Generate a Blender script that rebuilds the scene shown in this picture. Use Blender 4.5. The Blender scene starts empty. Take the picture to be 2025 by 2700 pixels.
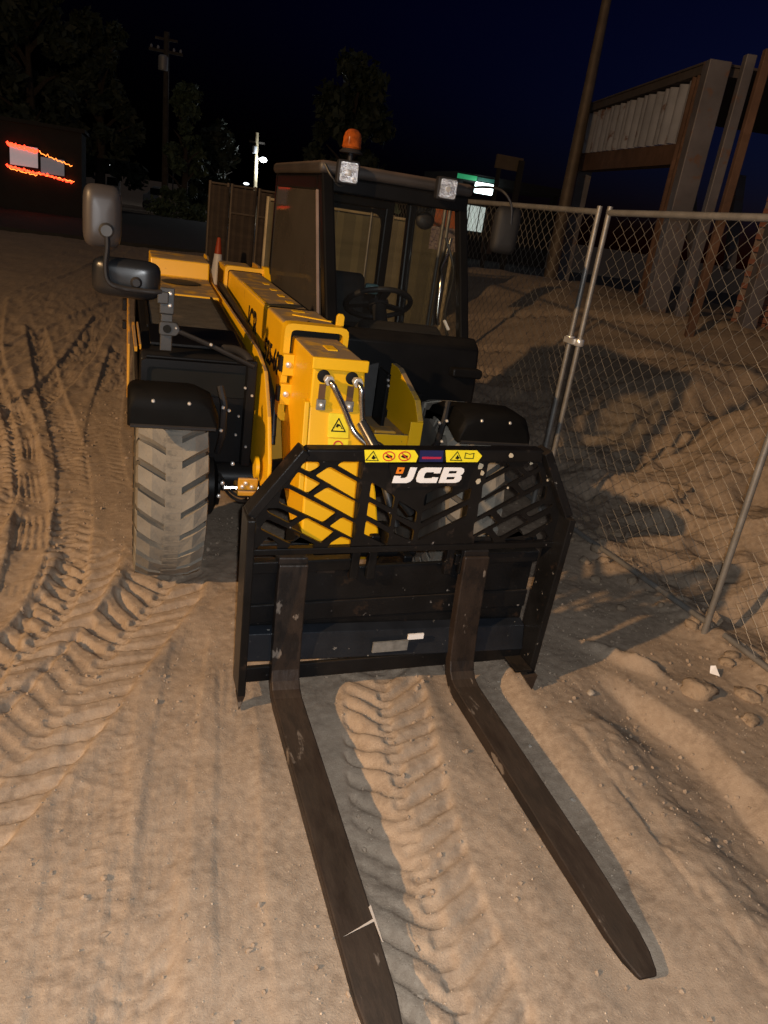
import bpy, bmesh, math, random
import numpy as np
from mathutils import Matrix, Vector

R = math.radians
scene = bpy.context.scene
C = scene.collection

# ------------------------------------------------------------------ camera
cam_d = bpy.data.cameras.new('camera'); cam = bpy.data.objects.new('camera', cam_d); C.objects.link(cam)
CM = ((0.94596863, -0.01664436, -0.32383069), (-0.29271517, 0.38582235, -0.87490511), (0.13950335, 0.92242294, 0.36010378))
CAM = Vector((0, 0, 1.6))
cam.matrix_world = Matrix.Translation(CAM) @ Matrix(CM).to_4x4()
cam_d.sensor_fit = 'VERTICAL'; cam_d.sensor_height = 36; cam_d.lens = 27
cam_d.clip_start = 0.02; cam_d.clip_end = 2000
scene.camera = cam

# ------------------------------------------------------------------ sky (pre-dawn)
world = bpy.data.worlds.new('World'); scene.world = world; world.use_nodes = True
wn = world.node_tree; wn.nodes.clear()
wo = wn.nodes.new('ShaderNodeOutputWorld'); wb = wn.nodes.new('ShaderNodeBackground')
sky = wn.nodes.new('ShaderNodeTexSky'); sky.sky_type = 'NISHITA'; sky.sun_disc = False
SUN_EL, SUN_ROT = R(-5.0), R(107)
sky.sun_elevation = SUN_EL; sky.sun_rotation = SUN_ROT; sky.air_density = 1.0; sky.dust_density = 0.2; sky.ozone_density = 4.5
wb.inputs["Strength"].default_value = 0.9
wn.links.new(sky.outputs[0], wb.inputs['Color']); wn.links.new(wb.outputs[0], wo.inputs['Surface'])

# ------------------------------------------------------------------ lights: the sodium lamp on the left, the phone's own flash
def point(name, loc, power, col, radius):
    l = bpy.data.lights.new(name, 'POINT'); l.energy = power; l.color = col; l.shadow_soft_size = radius
    o = bpy.data.objects.new(name, l); o.location = loc; C.objects.link(o); return o
point('sodium_street_lamp', (-6.58, -1.21, 4.6), 3250, (1.0, 0.61, 0.29), 0.09)
point('phone_flash', (0.025, -0.01, 1.625), 178, (0.94, 0.97, 1.0), 0.012)

sl_ = bpy.data.lights.new('fill_sun', 'SUN'); sl_.energy = 0.11; sl_.angle = R(150); sl_.color = (1.0, 0.93, 0.84)      # very soft fill light, added to stand in for ambient glow
slo = bpy.data.objects.new('fill_sun', sl_); slo.rotation_euler = (R(22), R(-14), 0); C.objects.link(slo)

scene.view_settings.view_transform = 'Standard'; scene.view_settings.look = 'None'
scene.view_settings.exposure = 0.0; scene.view_settings.gamma = 1.0
scene.view_settings.use_curve_mapping = False
scene.cycles.max_bounces = 6; scene.cycles.transparent_max_bounces = 16
scene.cycles.sample_clamp_indirect = 3.0

# ------------------------------------------------------------------ materials
MATS = {}
def pmat(name, col, rough=0.5, metal=0.0, var=0.2, vscale=5.0, wear=None, wthr=0.62, wscale=14.0, wear2=None, w2thr=0.7, w2scale=40.0,
         dust=0.0, dustcol=(0.22, 0.155, 0.085), bump=0.0, bscale=60.0, spec=0.5, emit=None, estr=0.0, stretch=None):
    if name in MATS: return MATS[name]
    m = bpy.data.materials.new(name); m.use_nodes = True; MATS[name] = m
    nt = m.node_tree; N = nt.nodes; Lk = nt.links
    b = N['Principled BSDF']
    b.inputs['Roughness'].default_value = rough; b.inputs['Metallic'].default_value = metal
    b.inputs['Specular IOR Level'].default_value = spec
    tc = N.new('ShaderNodeTexCoord'); src = tc.outputs['Object']
    if stretch:
        mp = N.new('ShaderNodeMapping'); mp.inputs['Scale'].default_value = stretch; Lk.new(src, mp.inputs['Vector']); src = mp.outputs[0]
    def noise(s, d=5.0, r=0.55):
        n = N.new('ShaderNodeTexNoise'); n.inputs['Scale'].default_value = s; n.inputs['Detail'].default_value = d
        n.inputs['Roughness'].default_value = r; Lk.new(src, n.inputs['Vector']); return n.outputs[0]
    def ramp(v, a, c):
        r_ = N.new('ShaderNodeMapRange'); r_.inputs[1].default_value = a; r_.inputs[2].default_value = c; r_.clamp = True
        Lk.new(v, r_.inputs[0]); return r_.outputs[0]
    def mix(fac, a, bcol):
        x = N.new('ShaderNodeMix'); x.data_type = 'RGBA'
        if isinstance(fac, float): x.inputs[0].default_value = fac
        else: Lk.new(fac, x.inputs[0])
        if isinstance(a, tuple): x.inputs[6].default_value = (*a, 1)
        else: Lk.new(a, x.inputs[6])
        if isinstance(bcol, tuple): x.inputs[7].default_value = (*bcol, 1)
        else: Lk.new(bcol, x.inputs[7])
        return x.outputs[2]
    lo = tuple(c * (1 - var) for c in col); hi = tuple(min(1, c * (1 + var)) for c in col)
    out = mix(ramp(noise(vscale), 0.3, 0.7), lo, hi)
    if wear: out = mix(ramp(noise(wscale, 8, 0.65), wthr, wthr + 0.08), out, wear)
    if wear2: out = mix(ramp(noise(w2scale, 6, 0.6), w2thr, w2thr + 0.04), out, wear2)
    if dust:
        g = N.new('ShaderNodeNewGeometry'); sx = N.new('ShaderNodeSeparateXYZ'); Lk.new(g.outputs['Normal'], sx.inputs[0])
        up = ramp(sx.outputs['Z'], 0.35, 0.9)
        mu = N.new('ShaderNodeMath'); mu.operation = 'MULTIPLY'; Lk.new(up, mu.inputs[0]); Lk.new(ramp(noise(9.0, 6, 0.6), 0.25, 0.5), mu.inputs[1])
        m2 = N.new('ShaderNodeMath'); m2.operation = 'MULTIPLY'; Lk.new(mu.outputs[0], m2.inputs[0]); m2.inputs[1].default_value = dust
        out = mix(m2.outputs[0], out, dustcol)
        rr = N.new('ShaderNodeMapRange'); rr.inputs[3].default_value = rough; rr.inputs[4].default_value = 0.95
        Lk.new(m2.outputs[0], rr.inputs[0]); Lk.new(rr.outputs[0], b.inputs['Roughness'])
    Lk.new(out, b.inputs['Base Color'])
    if bump:
        bp = N.new('ShaderNodeBump'); bp.inputs['Strength'].default_value = bump; bp.inputs['Distance'].default_value = 0.01
        Lk.new(noise(bscale, 6, 0.6), bp.inputs['Height']); Lk.new(bp.outputs[0], b.inputs['Normal'])
    if emit:
        b.inputs['Emission Color'].default_value = (*emit, 1); b.inputs['Emission Strength'].default_value = estr
    return m

def glass(name, tint, dustfac, dustcol=(0.2, 0.17, 0.13)):
    m = bpy.data.materials.new(name); m.use_nodes = True; nt = m.node_tree; N = nt.nodes; Lk = nt.links; N.clear()
    o = N.new('ShaderNodeOutputMaterial'); t = N.new('ShaderNodeBsdfTransparent'); t.inputs[0].default_value = (*tint, 1)
    g = N.new('ShaderNodeBsdfGlossy'); g.inputs['Roughness'].default_value = 0.03
    lw = N.new('ShaderNodeLayerWeight'); lw.inputs[0].default_value = 0.5
    pw = N.new('ShaderNodeMath'); pw.operation = 'POWER'; Lk.new(lw.outputs['Facing'], pw.inputs[0]); pw.inputs[1].default_value = 4.0
    f = N.new('ShaderNodeMath'); f.operation = 'MULTIPLY_ADD'; Lk.new(pw.outputs[0], f.inputs[0]); f.inputs[1].default_value = 0.45; f.inputs[2].default_value = 0.012
    x = N.new('ShaderNodeMixShader'); Lk.new(f.outputs[0], x.inputs[0]); Lk.new(t.outputs[0], x.inputs[1]); Lk.new(g.outputs[0], x.inputs[2])
    d = N.new('ShaderNodeBsdfDiffuse'); d.inputs[0].default_value = (*dustcol, 1)
    tc = N.new('ShaderNodeTexCoord'); n = N.new('ShaderNodeTexNoise'); n.inputs['Scale'].default_value = 3.0; n.inputs['Detail'].default_value = 6
    Lk.new(tc.outputs['Object'], n.inputs['Vector'])
    r = N.new('ShaderNodeMapRange'); r.inputs[1].default_value = 0.3; r.inputs[2].default_value = 0.75
    r.inputs[3].default_value = dustfac * 0.75; r.inputs[4].default_value = min(1, dustfac * 1.25); Lk.new(n.outputs[0], r.inputs[0])
    y = N.new('ShaderNodeMixShader'); Lk.new(r.outputs[0], y.inputs[0]); Lk.new(x.outputs[0], y.inputs[1]); Lk.new(d.outputs[0], y.inputs[2])
    Lk.new(y.outputs[0], o.inputs['Surface']); return m

DUST = (0.21, 0.15, 0.085)
YEL = pmat('yellow_paint', (0.80, 0.45, 0.004), 0.38, 0, 0.07, 3, wear=(0.36, 0.19, 0.012), wthr=0.68, wscale=7, wear2=(0.16, 0.10, 0.03), w2thr=0.72, w2scale=34, dust=0.97, dustcol=DUST, bump=0.03, bscale=25)
YELC = pmat('clean_yellow_paint', (0.80, 0.46, 0.005), 0.4, 0, 0.05)
YELD = pmat('dusty_yellow_paint', (0.55, 0.28, 0.02), 0.5, 0, 0.15, 6, dust=0.9, dustcol=DUST)
BLK = pmat('black_paint', (0.0055, 0.0055, 0.006), 0.42, 0, 0.3, 6, dust=0.25, dustcol=(0.03, 0.025, 0.02), bump=0.05, bscale=40, spec=0.16)
BLKG = pmat('gloss_black_paint', (0.0055, 0.0055, 0.006), 0.36, 0, 0.2, 6, spec=0.25)
PLAST = pmat('black_plastic', (0.016, 0.016, 0.018), 0.5, 0, 0.25, 8, dust=0.3, dustcol=(0.06, 0.048, 0.035), bump=0.08, bscale=120, spec=0.25)
MUDG = pmat('mudguard_plastic', (0.005, 0.0048, 0.0046), 0.6, 0, 0.25, 8, dust=0.2, dustcol=(0.02, 0.016, 0.012), spec=0.08)
STEEL = pmat('worn_black_steel', (0.007, 0.007, 0.0075), 0.30, 0.0, 0.4, 7, wear=(0.028, 0.018, 0.013), wthr=0.60, wscale=11, wear2=(0.16, 0.15, 0.14), w2thr=0.665, w2scale=34, spec=0.2, dust=0.2, dustcol=(0.09, 0.065, 0.04), bump=0.15, bscale=45)
FORKM = pmat('fork_steel', (0.026, 0.018, 0.014), 0.45, 0.1, 0.4, 6, wear=(0.013, 0.010, 0.009), wthr=0.5, wscale=9, wear2=(0.17, 0.14, 0.115), w2thr=0.64, w2scale=13, spec=0.3, dust=0.2, dustcol=(0.14, 0.105, 0.075), bump=0.25, bscale=35, stretch=(1.6, 0.45, 0.8))
GRILL = pmat('grille_black', (0.007, 0.0065, 0.0065), 0.34, 0.0, 0.3, 8, wear=(0.03, 0.022, 0.018), wthr=0.62, wscale=12, wear2=(0.2, 0.18, 0.17), w2thr=0.68, w2scale=38, bump=0.1, bscale=50, spec=0.2)
CHROME = pmat('bare_steel_tube', (0.62, 0.60, 0.56), 0.2, 1.0, 0.15, 12)
BOLT = pmat('zinc_bolt', (0.75, 0.75, 0.74), 0.3, 0.6, 0.1, 20)
RUB = pmat('dusty_rubber', (0.205, 0.187, 0.155), 0.85, 0, 0.2, 9, wear=(0.135, 0.127, 0.11), wthr=0.58, wscale=16, wear2=(0.27, 0.20, 0.13), w2thr=0.66, w2scale=10, bump=0.25, bscale=70)
RUBD = pmat('shaded_dusty_rubber', (0.085, 0.078, 0.066), 0.9, 0, 0.25, 9, wear=(0.13, 0.10, 0.07), wthr=0.62, wscale=10)  # darker than the lugs: groove shade put into the colour
HOSE = pmat('hose_rubber', (0.012, 0.012, 0.012), 0.5)
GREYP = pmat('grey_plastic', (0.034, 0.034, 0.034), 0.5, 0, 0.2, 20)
MIRB = pmat('mirror_shell', (0.045, 0.038, 0.035), 0.42, 0, 0.12, 5)
MIRG = pmat('mirror_rear_glossy', (0.010, 0.011, 0.013), 0.3, 0, 0.15, 5)
WHITE = pmat('white_vinyl', (0.80, 0.78, 0.77), 0.4, 0, 0.04, 30)
ORG = pmat('orange_vinyl', (0.75, 0.20, 0.01), 0.4)
STK = pmat('yellow_sticker', (0.80, 0.66, 0.02), 0.4, 0, 0.08, 20, wear=(0.45, 0.4, 0.12), wthr=0.68, wscale=30)
INK = pmat('black_print', (0.010, 0.010, 0.009), 0.6, spec=0.12)
REDI = pmat('red_print', (0.55, 0.04, 0.02), 0.5)
BLUE = pmat('navy_vinyl', (0.012, 0.016, 0.085), 0.35)
PINK = pmat('crimson_vinyl', (0.45, 0.02, 0.06), 0.4)
LENS = pmat('lamp_reflector', (0.85, 0.88, 0.95), 0.22, 0.85, 0.35, 45, bump=0.6, bscale=90)
LABEL = pmat('silver_label', (0.22, 0.22, 0.21), 0.4, 0.3, 0.3, 30)
AMBER = pmat('amber_lens', (0.30, 0.065, 0.008), 0.12, 0, 0.45, 30)
GLS_CLEAR = glass('clear_glass', (0.93, 0.94, 0.93), 0.012)
GLS_DUST = glass('dusty_tinted_glass', (0.40, 0.37, 0.33), 0.86, (0.052, 0.046, 0.040))
PIPE = pmat('galvanised_pipe', (0.24, 0.23, 0.215), 0.45, 0.45, 0.2, 12, wear=(0.22, 0.19, 0.15), wthr=0.6, wscale=18, bump=0.1, bscale=60)
WIRE = pmat('galvanised_wire', (0.15, 0.14, 0.125), 0.5, 0.4, 0.25, 6)

# ------------------------------------------------------------------ mesh builder
class MB:
    def __init__(s): s.v = []; s.f = []
    def add(s, vs, fs):
        n = len(s.v); s.v += [tuple(v) for v in vs]; s.f += [tuple(n + i for i in f) for f in fs]; return s
    def box(s, x0, x1, y0, y1, z0, z1):
        return s.add([(x0,y0,z0),(x1,y0,z0),(x1,y1,z0),(x0,y1,z0),(x0,y0,z1),(x1,y0,z1),(x1,y1,z1),(x0,y1,z1)],
                     [(0,3,2,1),(4,5,6,7),(0,1,5,4),(1,2,6,5),(2,3,7,6),(3,0,4,7)])
    def bar(s, a, b, w, d, up=(0, 0, 1)):
        a = Vector(a); b = Vector(b); t = (b - a).normalized(); u = Vector(up)
        if abs(t.dot(u)) > 0.98: u = Vector((0, 1, 0))
        sx = t.cross(u).normalized() * (w / 2); sz = sx.cross(t).normalized() * (d / 2)
        vs = [p + i * sx + j * sz for p in (a, b) for i, j in ((-1,-1),(1,-1),(1,1),(-1,1))]
        return s.add(vs, [(0,1,2,3),(7,6,5,4),(0,4,5,1),(1,5,6,2),(2,6,7,3),(3,7,4,0)])
    def prism(s, pts, x0, x1, axis='X'):
        # pts in (y,z) for X, (x,z) for Y, (x,y) for Z
        n = len(pts)
        def mk(p, c): return (c, p[0], p[1]) if axis == 'X' else ((p[0], c, p[1]) if axis == 'Y' else (p[0], p[1], c))
        vs = [mk(p, x0) for p in pts] + [mk(p, x1) for p in pts]
        fs = [tuple(range(n)), tuple(range(2 * n - 1, n - 1, -1))] + [(i, i + n, (i + 1) % n + n, (i + 1) % n) for i in range(n)]
        return s.add(vs, fs)
    def tube(s, path, r, n=8, caps=True):
        P = [Vector(p) for p in path]; rs = r if isinstance(r, (list, tuple)) else [r] * len(P)
        vs = []; fs = []; prev = None
        for i, p in enumerate(P):
            t = (P[min(i + 1, len(P) - 1)] - P[max(i - 1, 0)]).normalized()
            if prev is None:
                u = Vector((0, 0, 1)) if abs(t.z) < 0.9 else Vector((1, 0, 0))
            else: u = prev
            a = (u - t * u.dot(t)).normalized(); prev = a; b = t.cross(a)
            for k in range(n):
                an = 2 * math.pi * k / n; vs.append(p + (a * math.cos(an) + b * math.sin(an)) * rs[i])
        for i in range(len(P) - 1):
            for k in range(n):
                fs.append((i*n + k, i*n + (k+1) % n, (i+1)*n + (k+1) % n, (i+1)*n + k))
        if caps: fs += [tuple(range(n - 1, -1, -1)), tuple((len(P)-1)*n + k for k in range(n))]
        return s.add(vs, fs)
    def lathe(s, prof, c, axis='X', n=32, closed=False):
        # prof list of (radius, offset along axis)
        vs = []; fs = []; m = len(prof)
        for k in range(n):
            an = 2 * math.pi * k / n
            for r_, o in prof:
                a, b = r_ * math.cos(an), r_ * math.sin(an)
                vs.append({'X': (c[0]+o, c[1]+a, c[2]+b), 'Y': (c[0]+a, c[1]+o, c[2]+b), 'Z': (c[0]+a, c[1]+b, c[2]+o)}[axis])
        for k in range(n):
            k2 = (k + 1) % n
            for j in range(m if closed else m - 1):
                j2 = (j + 1) % m
                fs.append((k*m + j, k*m + j2, k2*m + j2, k2*m + j))
        if not closed:
            fs.append(tuple(k*m for k in range(n))); fs.append(tuple(k*m + m - 1 for k in range(n - 1, -1, -1)))
        return s.add(vs, fs)
    def ball(s, c, r, n=8, m=6, sc=(1, 1, 1)):
        prof = [(max(1e-4, r*math.sin(math.pi*i/m)), -r*math.cos(math.pi*i/m)) for i in range(m + 1)]
        k0 = len(s.v); s.lathe(prof, (0, 0, 0), 'Z', n)
        for i in range(k0, len(s.v)):
            v = s.v[i]; s.v[i] = (c[0] + v[0]*sc[0], c[1] + v[1]*sc[1], c[2] + v[2]*sc[2])
        return s

def mesh_obj(name, me, mat, parent=None, inv=None):
    o = bpy.data.objects.new(name, me); C.objects.link(o)
    if mat and not me.materials: me.materials.append(mat)
    if parent:
        o.parent = parent
        o.matrix_parent_inverse = inv if inv is not None else Matrix.Translation(-Vector(parent.get('_org', (0, 0, 0))))
    return o
def build(name, mb, mat, parent=None, bevel=0.0, seg=2, smooth=False):
    me = bpy.data.meshes.new(name); me.from_pydata(mb.v, [], mb.f)
    bm = bmesh.new(); bm.from_mesh(me); bmesh.ops.recalc_face_normals(bm, faces=bm.faces); bm.to_mesh(me); bm.free()
    if smooth:
        me.polygons.foreach_set('use_smooth', [True] * len(me.polygons))
        try: me.set_sharp_from_angle(angle=R(40))
        except Exception: pass
    o = mesh_obj(name, me, mat, parent)
    if bevel:
        md = o.modifiers.new('bevel', 'BEVEL'); md.width = bevel; md.segments = seg; md.limit_method = 'ANGLE'; md.angle_limit = R(35)
        md.harden_normals = False
    return o
def tag(o, label=None, cat=None, group=None, kind=None):
    if label: o['label'] = label
    if cat: o['category'] = cat
    if group: o['group'] = group
    if kind: o['kind'] = kind
    return o
def thing(name, loc, label, cat, group=None):
    o = bpy.data.objects.new(name, None); C.objects.link(o); o.location = loc; o.empty_display_size = 0.2
    o['_org'] = tuple(loc); return tag(o, label, cat, group)

def rounded(poly, r):
    out = []; n = len(poly)
    for i in range(n):
        p = Vector(poly[i]); a = Vector(poly[i-1]); b = Vector(poly[(i+1) % n])
        da, db = (a - p), (b - p); ra = min(r, da.length * 0.45); rb = min(r, db.length * 0.45)
        p0 = p + da.normalized() * ra; p1 = p + db.normalized() * rb
        for t in (0, 0.33, 0.67, 1): out.append(tuple((1-t)**2 * p0 + 2*t*(1-t) * p + t*t * p1))
    return out
def flat_plate(name, polys, y, thick, mat, parent, xform=None):
    """2D outlines (first is outer, others holes or islands) in the x-z plane, facing -Y, filled and given thickness"""
    cu = bpy.data.curves.new(name, 'CURVE'); cu.dimensions = '2D'; cu.fill_mode = 'BOTH'; cu.extrude = thick / 2
    for p in polys:
        sp = cu.splines.new('POLY'); sp.points.add(len(p) - 1); sp.use_cyclic_u = True
        for i, q in enumerate(p): sp.points[i].co = (q[0], q[1], 0, 1)
    tmp = bpy.data.objects.new('tmp', cu); C.objects.link(tmp)
    me = bpy.data.meshes.new_from_object(tmp.evaluated_get(bpy.context.evaluated_depsgraph_get()))
    bpy.data.objects.remove(tmp); bpy.data.curves.remove(cu)
    me.name = name
    if xform: me.transform(xform)
    else: me.transform(Matrix.Translation((0, y, 0)) @ Matrix.Rotation(R(90), 4, 'X'))
    me.materials.clear(); return mesh_obj(name, me, mat, parent)
def text_mesh(name, body, size, mat, parent, xform, thick=0.002):
    cu = bpy.data.curves.new(name, 'FONT'); cu.body = body; cu.size = size; cu.extrude = thick / 2; cu.offset = size * 0.02
    tmp = bpy.data.objects.new('tmp', cu); C.objects.link(tmp)
    me = bpy.data.meshes.new_from_object(tmp.evaluated_get(bpy.context.evaluated_depsgraph_get()))
    bpy.data.objects.remove(tmp); bpy.data.curves.remove(cu)
    me.name = name; me.transform(xform); me.materials.clear(); return mesh_obj(name, me, mat, parent)

# ------------------------------------------------------------------ ground: one sheet of churned sand
def vnoise(x, y, seed=0):
    xi = np.floor(x).astype(np.int64); yi = np.floor(y).astype(np.int64); xf = x - xi; yf = y - yi
    def hsh(a, b):
        h = (a * 374761393 + b * 668265263 + seed * 974634777) & 0xFFFFFFFF
        h = ((h ^ (h >> 13)) * 1274126177) & 0xFFFFFFFF
        return ((h ^ (h >> 16)) & 0xFFFF) / 65535.0
    u = xf*xf*(3-2*xf); v = yf*yf*(3-2*yf)
    return (hsh(xi, yi)*(1-u) + hsh(xi+1, yi)*u)*(1-v) + (hsh(xi, yi+1)*(1-u) + hsh(xi+1, yi+1)*u)*v
def fbm(x, y, oct=4, seed=0, gain=0.5):
    t = 0; a = 1; s = 0
    for i in range(oct):
        t = t + a*(vnoise(x*2**i + 17.3*i, y*2**i - 9.1*i, seed+i) - 0.5); s += a; a *= gain
    return t / s
def sstep(a, b, x):
    t = np.clip((x - a)/(b - a), 0, 1); return t*t*(3-2*t)
def catmull(pts, n=10):
    P = [np.array(p, float) for p in pts]; P = [2*P[0]-P[1]] + P + [2*P[-1]-P[-2]]; out = []
    for i in range(1, len(P)-2):
        for k in range(n):
            t = k/n; out.append(0.5*((2*P[i]) + (P[i+1]-P[i-1])*t + (2*P[i-1]-5*P[i]+4*P[i+1]-P[i+2])*t*t + (3*P[i]-P[i-1]-3*P[i+1]+P[i+2])*t**3))
    out.append(P[-2]); return np.array(out)

def track_uv(X, Y, pts, reach):
    """distance along (u) and signed offset across (v, + = right of travel) for the points near the line"""
    L = catmull(pts); lo = L.min(0) - reach; hi = L.max(0) + reach
    idx = np.nonzero((X > lo[0]) & (X < hi[0]) & (Y > lo[1]) & (Y < hi[1]))[0]
    x = X[idx]; y = Y[idx]; best = np.full(len(idx), 1e9); u = np.zeros(len(idx)); v = np.zeros(len(idx)); s = 0
    for i in range(len(L)-1):
        a = L[i]; d = L[i+1] - a; l = np.hypot(*d); d = d / l
        t = np.clip((x-a[0])*d[0] + (y-a[1])*d[1], 0, l); dx = x - a[0] - t*d[0]; dy = y - a[1] - t*d[1]
        q = dx*dx + dy*dy; m = q < best
        best[m] = q[m]; u[m] = s + t[m]; v[m] = np.sqrt(q[m]) * np.sign(dx[m]*d[1] - dy[m]*d[0]); s += l
    k = best < reach*reach
    return idx[k], u[k], v[k], s
def track(H, X, Y, pts, width, depth, kind, period=0.095, rut=0.015, berm=0.012, fade=0.35, seed=1):
    idx, u, v, tot = track_uv(X, Y, pts, width*0.95)
    w = width/2; a = np.abs(v)
    ins = 1 - sstep(w*0.92, w*1.04, a)
    ends = sstep(0, fade, u) * sstep(0, fade, tot - u)
    wob = fbm(X[idx]*9, Y[idx]*9, 3, seed+40); wlow = fbm(X[idx]*2.2, Y[idx]*2.2, 2, seed+50)
    uu = u + 0.030*wob + 0.10*wlow; vv = v + 0.020*wob + 0.03*wlow
    if kind == 'lug':
        pat = 0
        for sgn, off in ((1, 0.0), (-1, 0.5)):
            q = vv*sgn
            bend = np.where(q > 0.02, (q - 0.02)*0.75, 0)           # straight near the middle, angled out to the shoulder
            ph = (uu + bend)/period + off; fr = ph - np.floor(ph)
            bar = sstep(0.02, 0.15, fr)*(1 - sstep(0.42, 0.58, fr))
            pat = np.maximum(pat, bar*sstep(-0.03, -0.015, q)) if sgn == 1 else np.maximum(pat, bar*sstep(-0.03, -0.015, q))
        z = -depth*pat
    elif kind == 'rib':
        z = -depth*(0.5 + 0.5*np.cos(vv/period*2*math.pi))*sstep(0.25, 0.45, 0.5 + fbm(u*3, v*3, 2, seed+7))
    elif kind == 'block':
        fu = uu/period + 0.25*np.floor(vv/0.05); fr = fu - np.floor(fu); gv = vv/0.05 - np.floor(vv/0.05)
        z = depth*np.maximum(1 - sstep(0.0, 0.2, np.minimum(fr, 1-fr)), 1 - sstep(0, 0.15, np.minimum(gv, 1-gv)))
    else: z = 0*u
    keep = 0.30 + 0.85*sstep(-0.20, 0.10, fbm(X[idx]*3.4, Y[idx]*3.4, 3, seed))*(0.75 + 0.5*fbm(X[idx]*14, Y[idx]*14, 2, seed+3))
    H[idx] = H[idx] + ends*(ins*(z*keep - rut) + berm*np.exp(-((a - w*1.12)/(0.035))**2)*(0.5 + wob*1.5))

def ground_height(X, Y):
    d = np.hypot(X, Y)
    near = 1 - sstep(18, 30, Y)
    H = 0.055*fbm(X*0.7, Y*0.7, 3, 3)*near + 0.028*fbm(X*3.2, Y*3.2, 3, 11)*near
    # flattened, driven-over sand in front; rougher elsewhere
    rough = 0.35 + 0.9*sstep(2.4, 4.5, Y) * (1 - sstep(1.2, 2.2, X))
    H += rough*0.020*fbm(X*11, Y*9, 4, 21)*near
    H += (0.0045*fbm(X*45, Y*45, 3, 31) + 0.006*np.maximum(0, fbm(X*24, Y*24, 3, 33) - 0.13))*(1 - sstep(5, 9, Y))
    # bank rising beyond the mesh fence
    bank = sstep(2.9, 7.5, X + 0.15*(Y - 8)) * sstep(4.5, 11.0, Y + 0.25*X - 0.5)
    H += bank*(0.85 + 0.25*fbm(X*0.8, Y*0.8, 3, 61)) * (1 - sstep(14, 30, d))
    H += bank*0.05*fbm(X*4, Y*4, 4, 63)
    # dug soil and clods just behind the fence
    def bump(cx, cy, rx, ry, h, rot=0.0):
        c, s = math.cos(rot), math.sin(rot); dx = X - cx; dy = Y - cy
        a = (dx*c + dy*s)/rx; b = (-dx*s + dy*c)/ry
        return h*np.exp(-(a*a + b*b))
    dug = sstep(2.55, 3.1, X) * (1 - sstep(6.5, 9, X)) * sstep(1.0, 2.4, Y) * (1 - sstep(6.5, 8.5, Y))
    rg = 1 - 2*np.abs(fbm(X*1.3 + 0.5*Y, Y*1.6, 4, 71))*2
    H += dug*(0.15*(rg - 0.4) + 0.10*fbm(X*5, Y*5, 4, 73))
    H += bump(4.9, 4.7, 0.9, 0.55, 0.55, 0.6) + bump(4.0, 3.5, 0.55, 0.3, 0.22, 0.5) + bump(5.6, 6.4, 1.3, 0.5, 0.35, 0.2)
    H += bump(3.35, 2.75, 0.30, 0.22, 0.14, 0.4) + bump(3.1, 1.9, 0.3, 0.3, 0.12)
    # soil thrown up along the foot of the fence
    fl = np.exp(-((X - 2.62 + 0.05*fbm(Y*2, Y*0+3, 2, 81))/0.13)**2) * (1 - sstep(3.2, 4.2, Y))
    H += fl*(0.055 + 0.09*fbm(X*8, Y*8, 4, 83))
    # slab-like ridge, shoulder and trough at the right
    H += bump(2.03, 2.28, 0.18, 0.042, 0.045, -0.93)*(1 + 1.6*fbm(X*12, Y*12, 3, 89))
    idx, u, v, tot = track_uv(X, Y, [(1.86, 2.30), (2.0, 2.05), (2.03, 1.80), (2.02, 1.45), (2.0, 0.9)], 0.5)
    e = sstep(0, 0.3, u)
    v = v + 0.10*fbm(X[idx]*2.5, Y[idx]*2.5, 3, 87)
    H[idx] += e*(-0.075*sstep(0.0, 0.11, v)*(1 - sstep(0.14, 0.42, v)) + 0.05*sstep(0.1, 0.4, v)*fbm(X[idx]*7, Y[idx]*7, 4, 88))
    # wheel tracks
    track(H, X, Y, [(0.19, 3.25), (0.17, 3.0), (0.04, 2.70), (-0.20, 2.14), (-0.50, 1.55), (-0.8, 1.0)], 0.34, 0.026, 'lug', 0.112, 0.010, 0.012, 0.15, 3)
    track(H, X, Y, [(-0.10, 3.5), (-0.18, 3.0), (-0.36, 2.45), (-0.62, 1.9)], 0.26, 0.022, 'lug', 0.105, 0.010, 0.015, 0.3, 5)
    track(H, X, Y, [(0.93, 2.9), (0.93, 2.3), (0.84, 1.85), (0.77, 1.4), (0.74, 0.97), (0.73, 0.3)], 0.30, 0.017, 'lug', 0.092, 0.005, 0.006, 0.3, 9)
    track(H, X, Y, [(0.28, 2.75), (0.235, 2.45), (0.16, 1.95), (0.11, 1.5), (0.07, 1.1), (0.05, 0.6)], 0.13, 0.0035, 'rib', 0.022, 0.004, 0.004, 0.3, 13)
    track(H, X, Y, [(-0.02, 2.4), (-0.06, 1.95), (-0.065, 1.5), (-0.07, 1.1), (-0.06, 0.5)], 0.20, 0.0040, 'block', 0.055, 0.004, 0.005, 0.3, 17)
    track(H, X, Y, [(0.10, 1.75), (0.06, 1.4), (0.03, 1.0), (0.02, 0.5)], 0.16, 0.006, 'lug', 0.07, 0.004, 0.005, 0.3, 19)
    track(H, X, Y, [(0.40, 2.5), (0.36, 2.0), (0.30, 1.5), (0.26, 1.0)], 0.12, 0.003, 'rib', 0.03, 0.004, 0.005, 0.3, 23)
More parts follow.
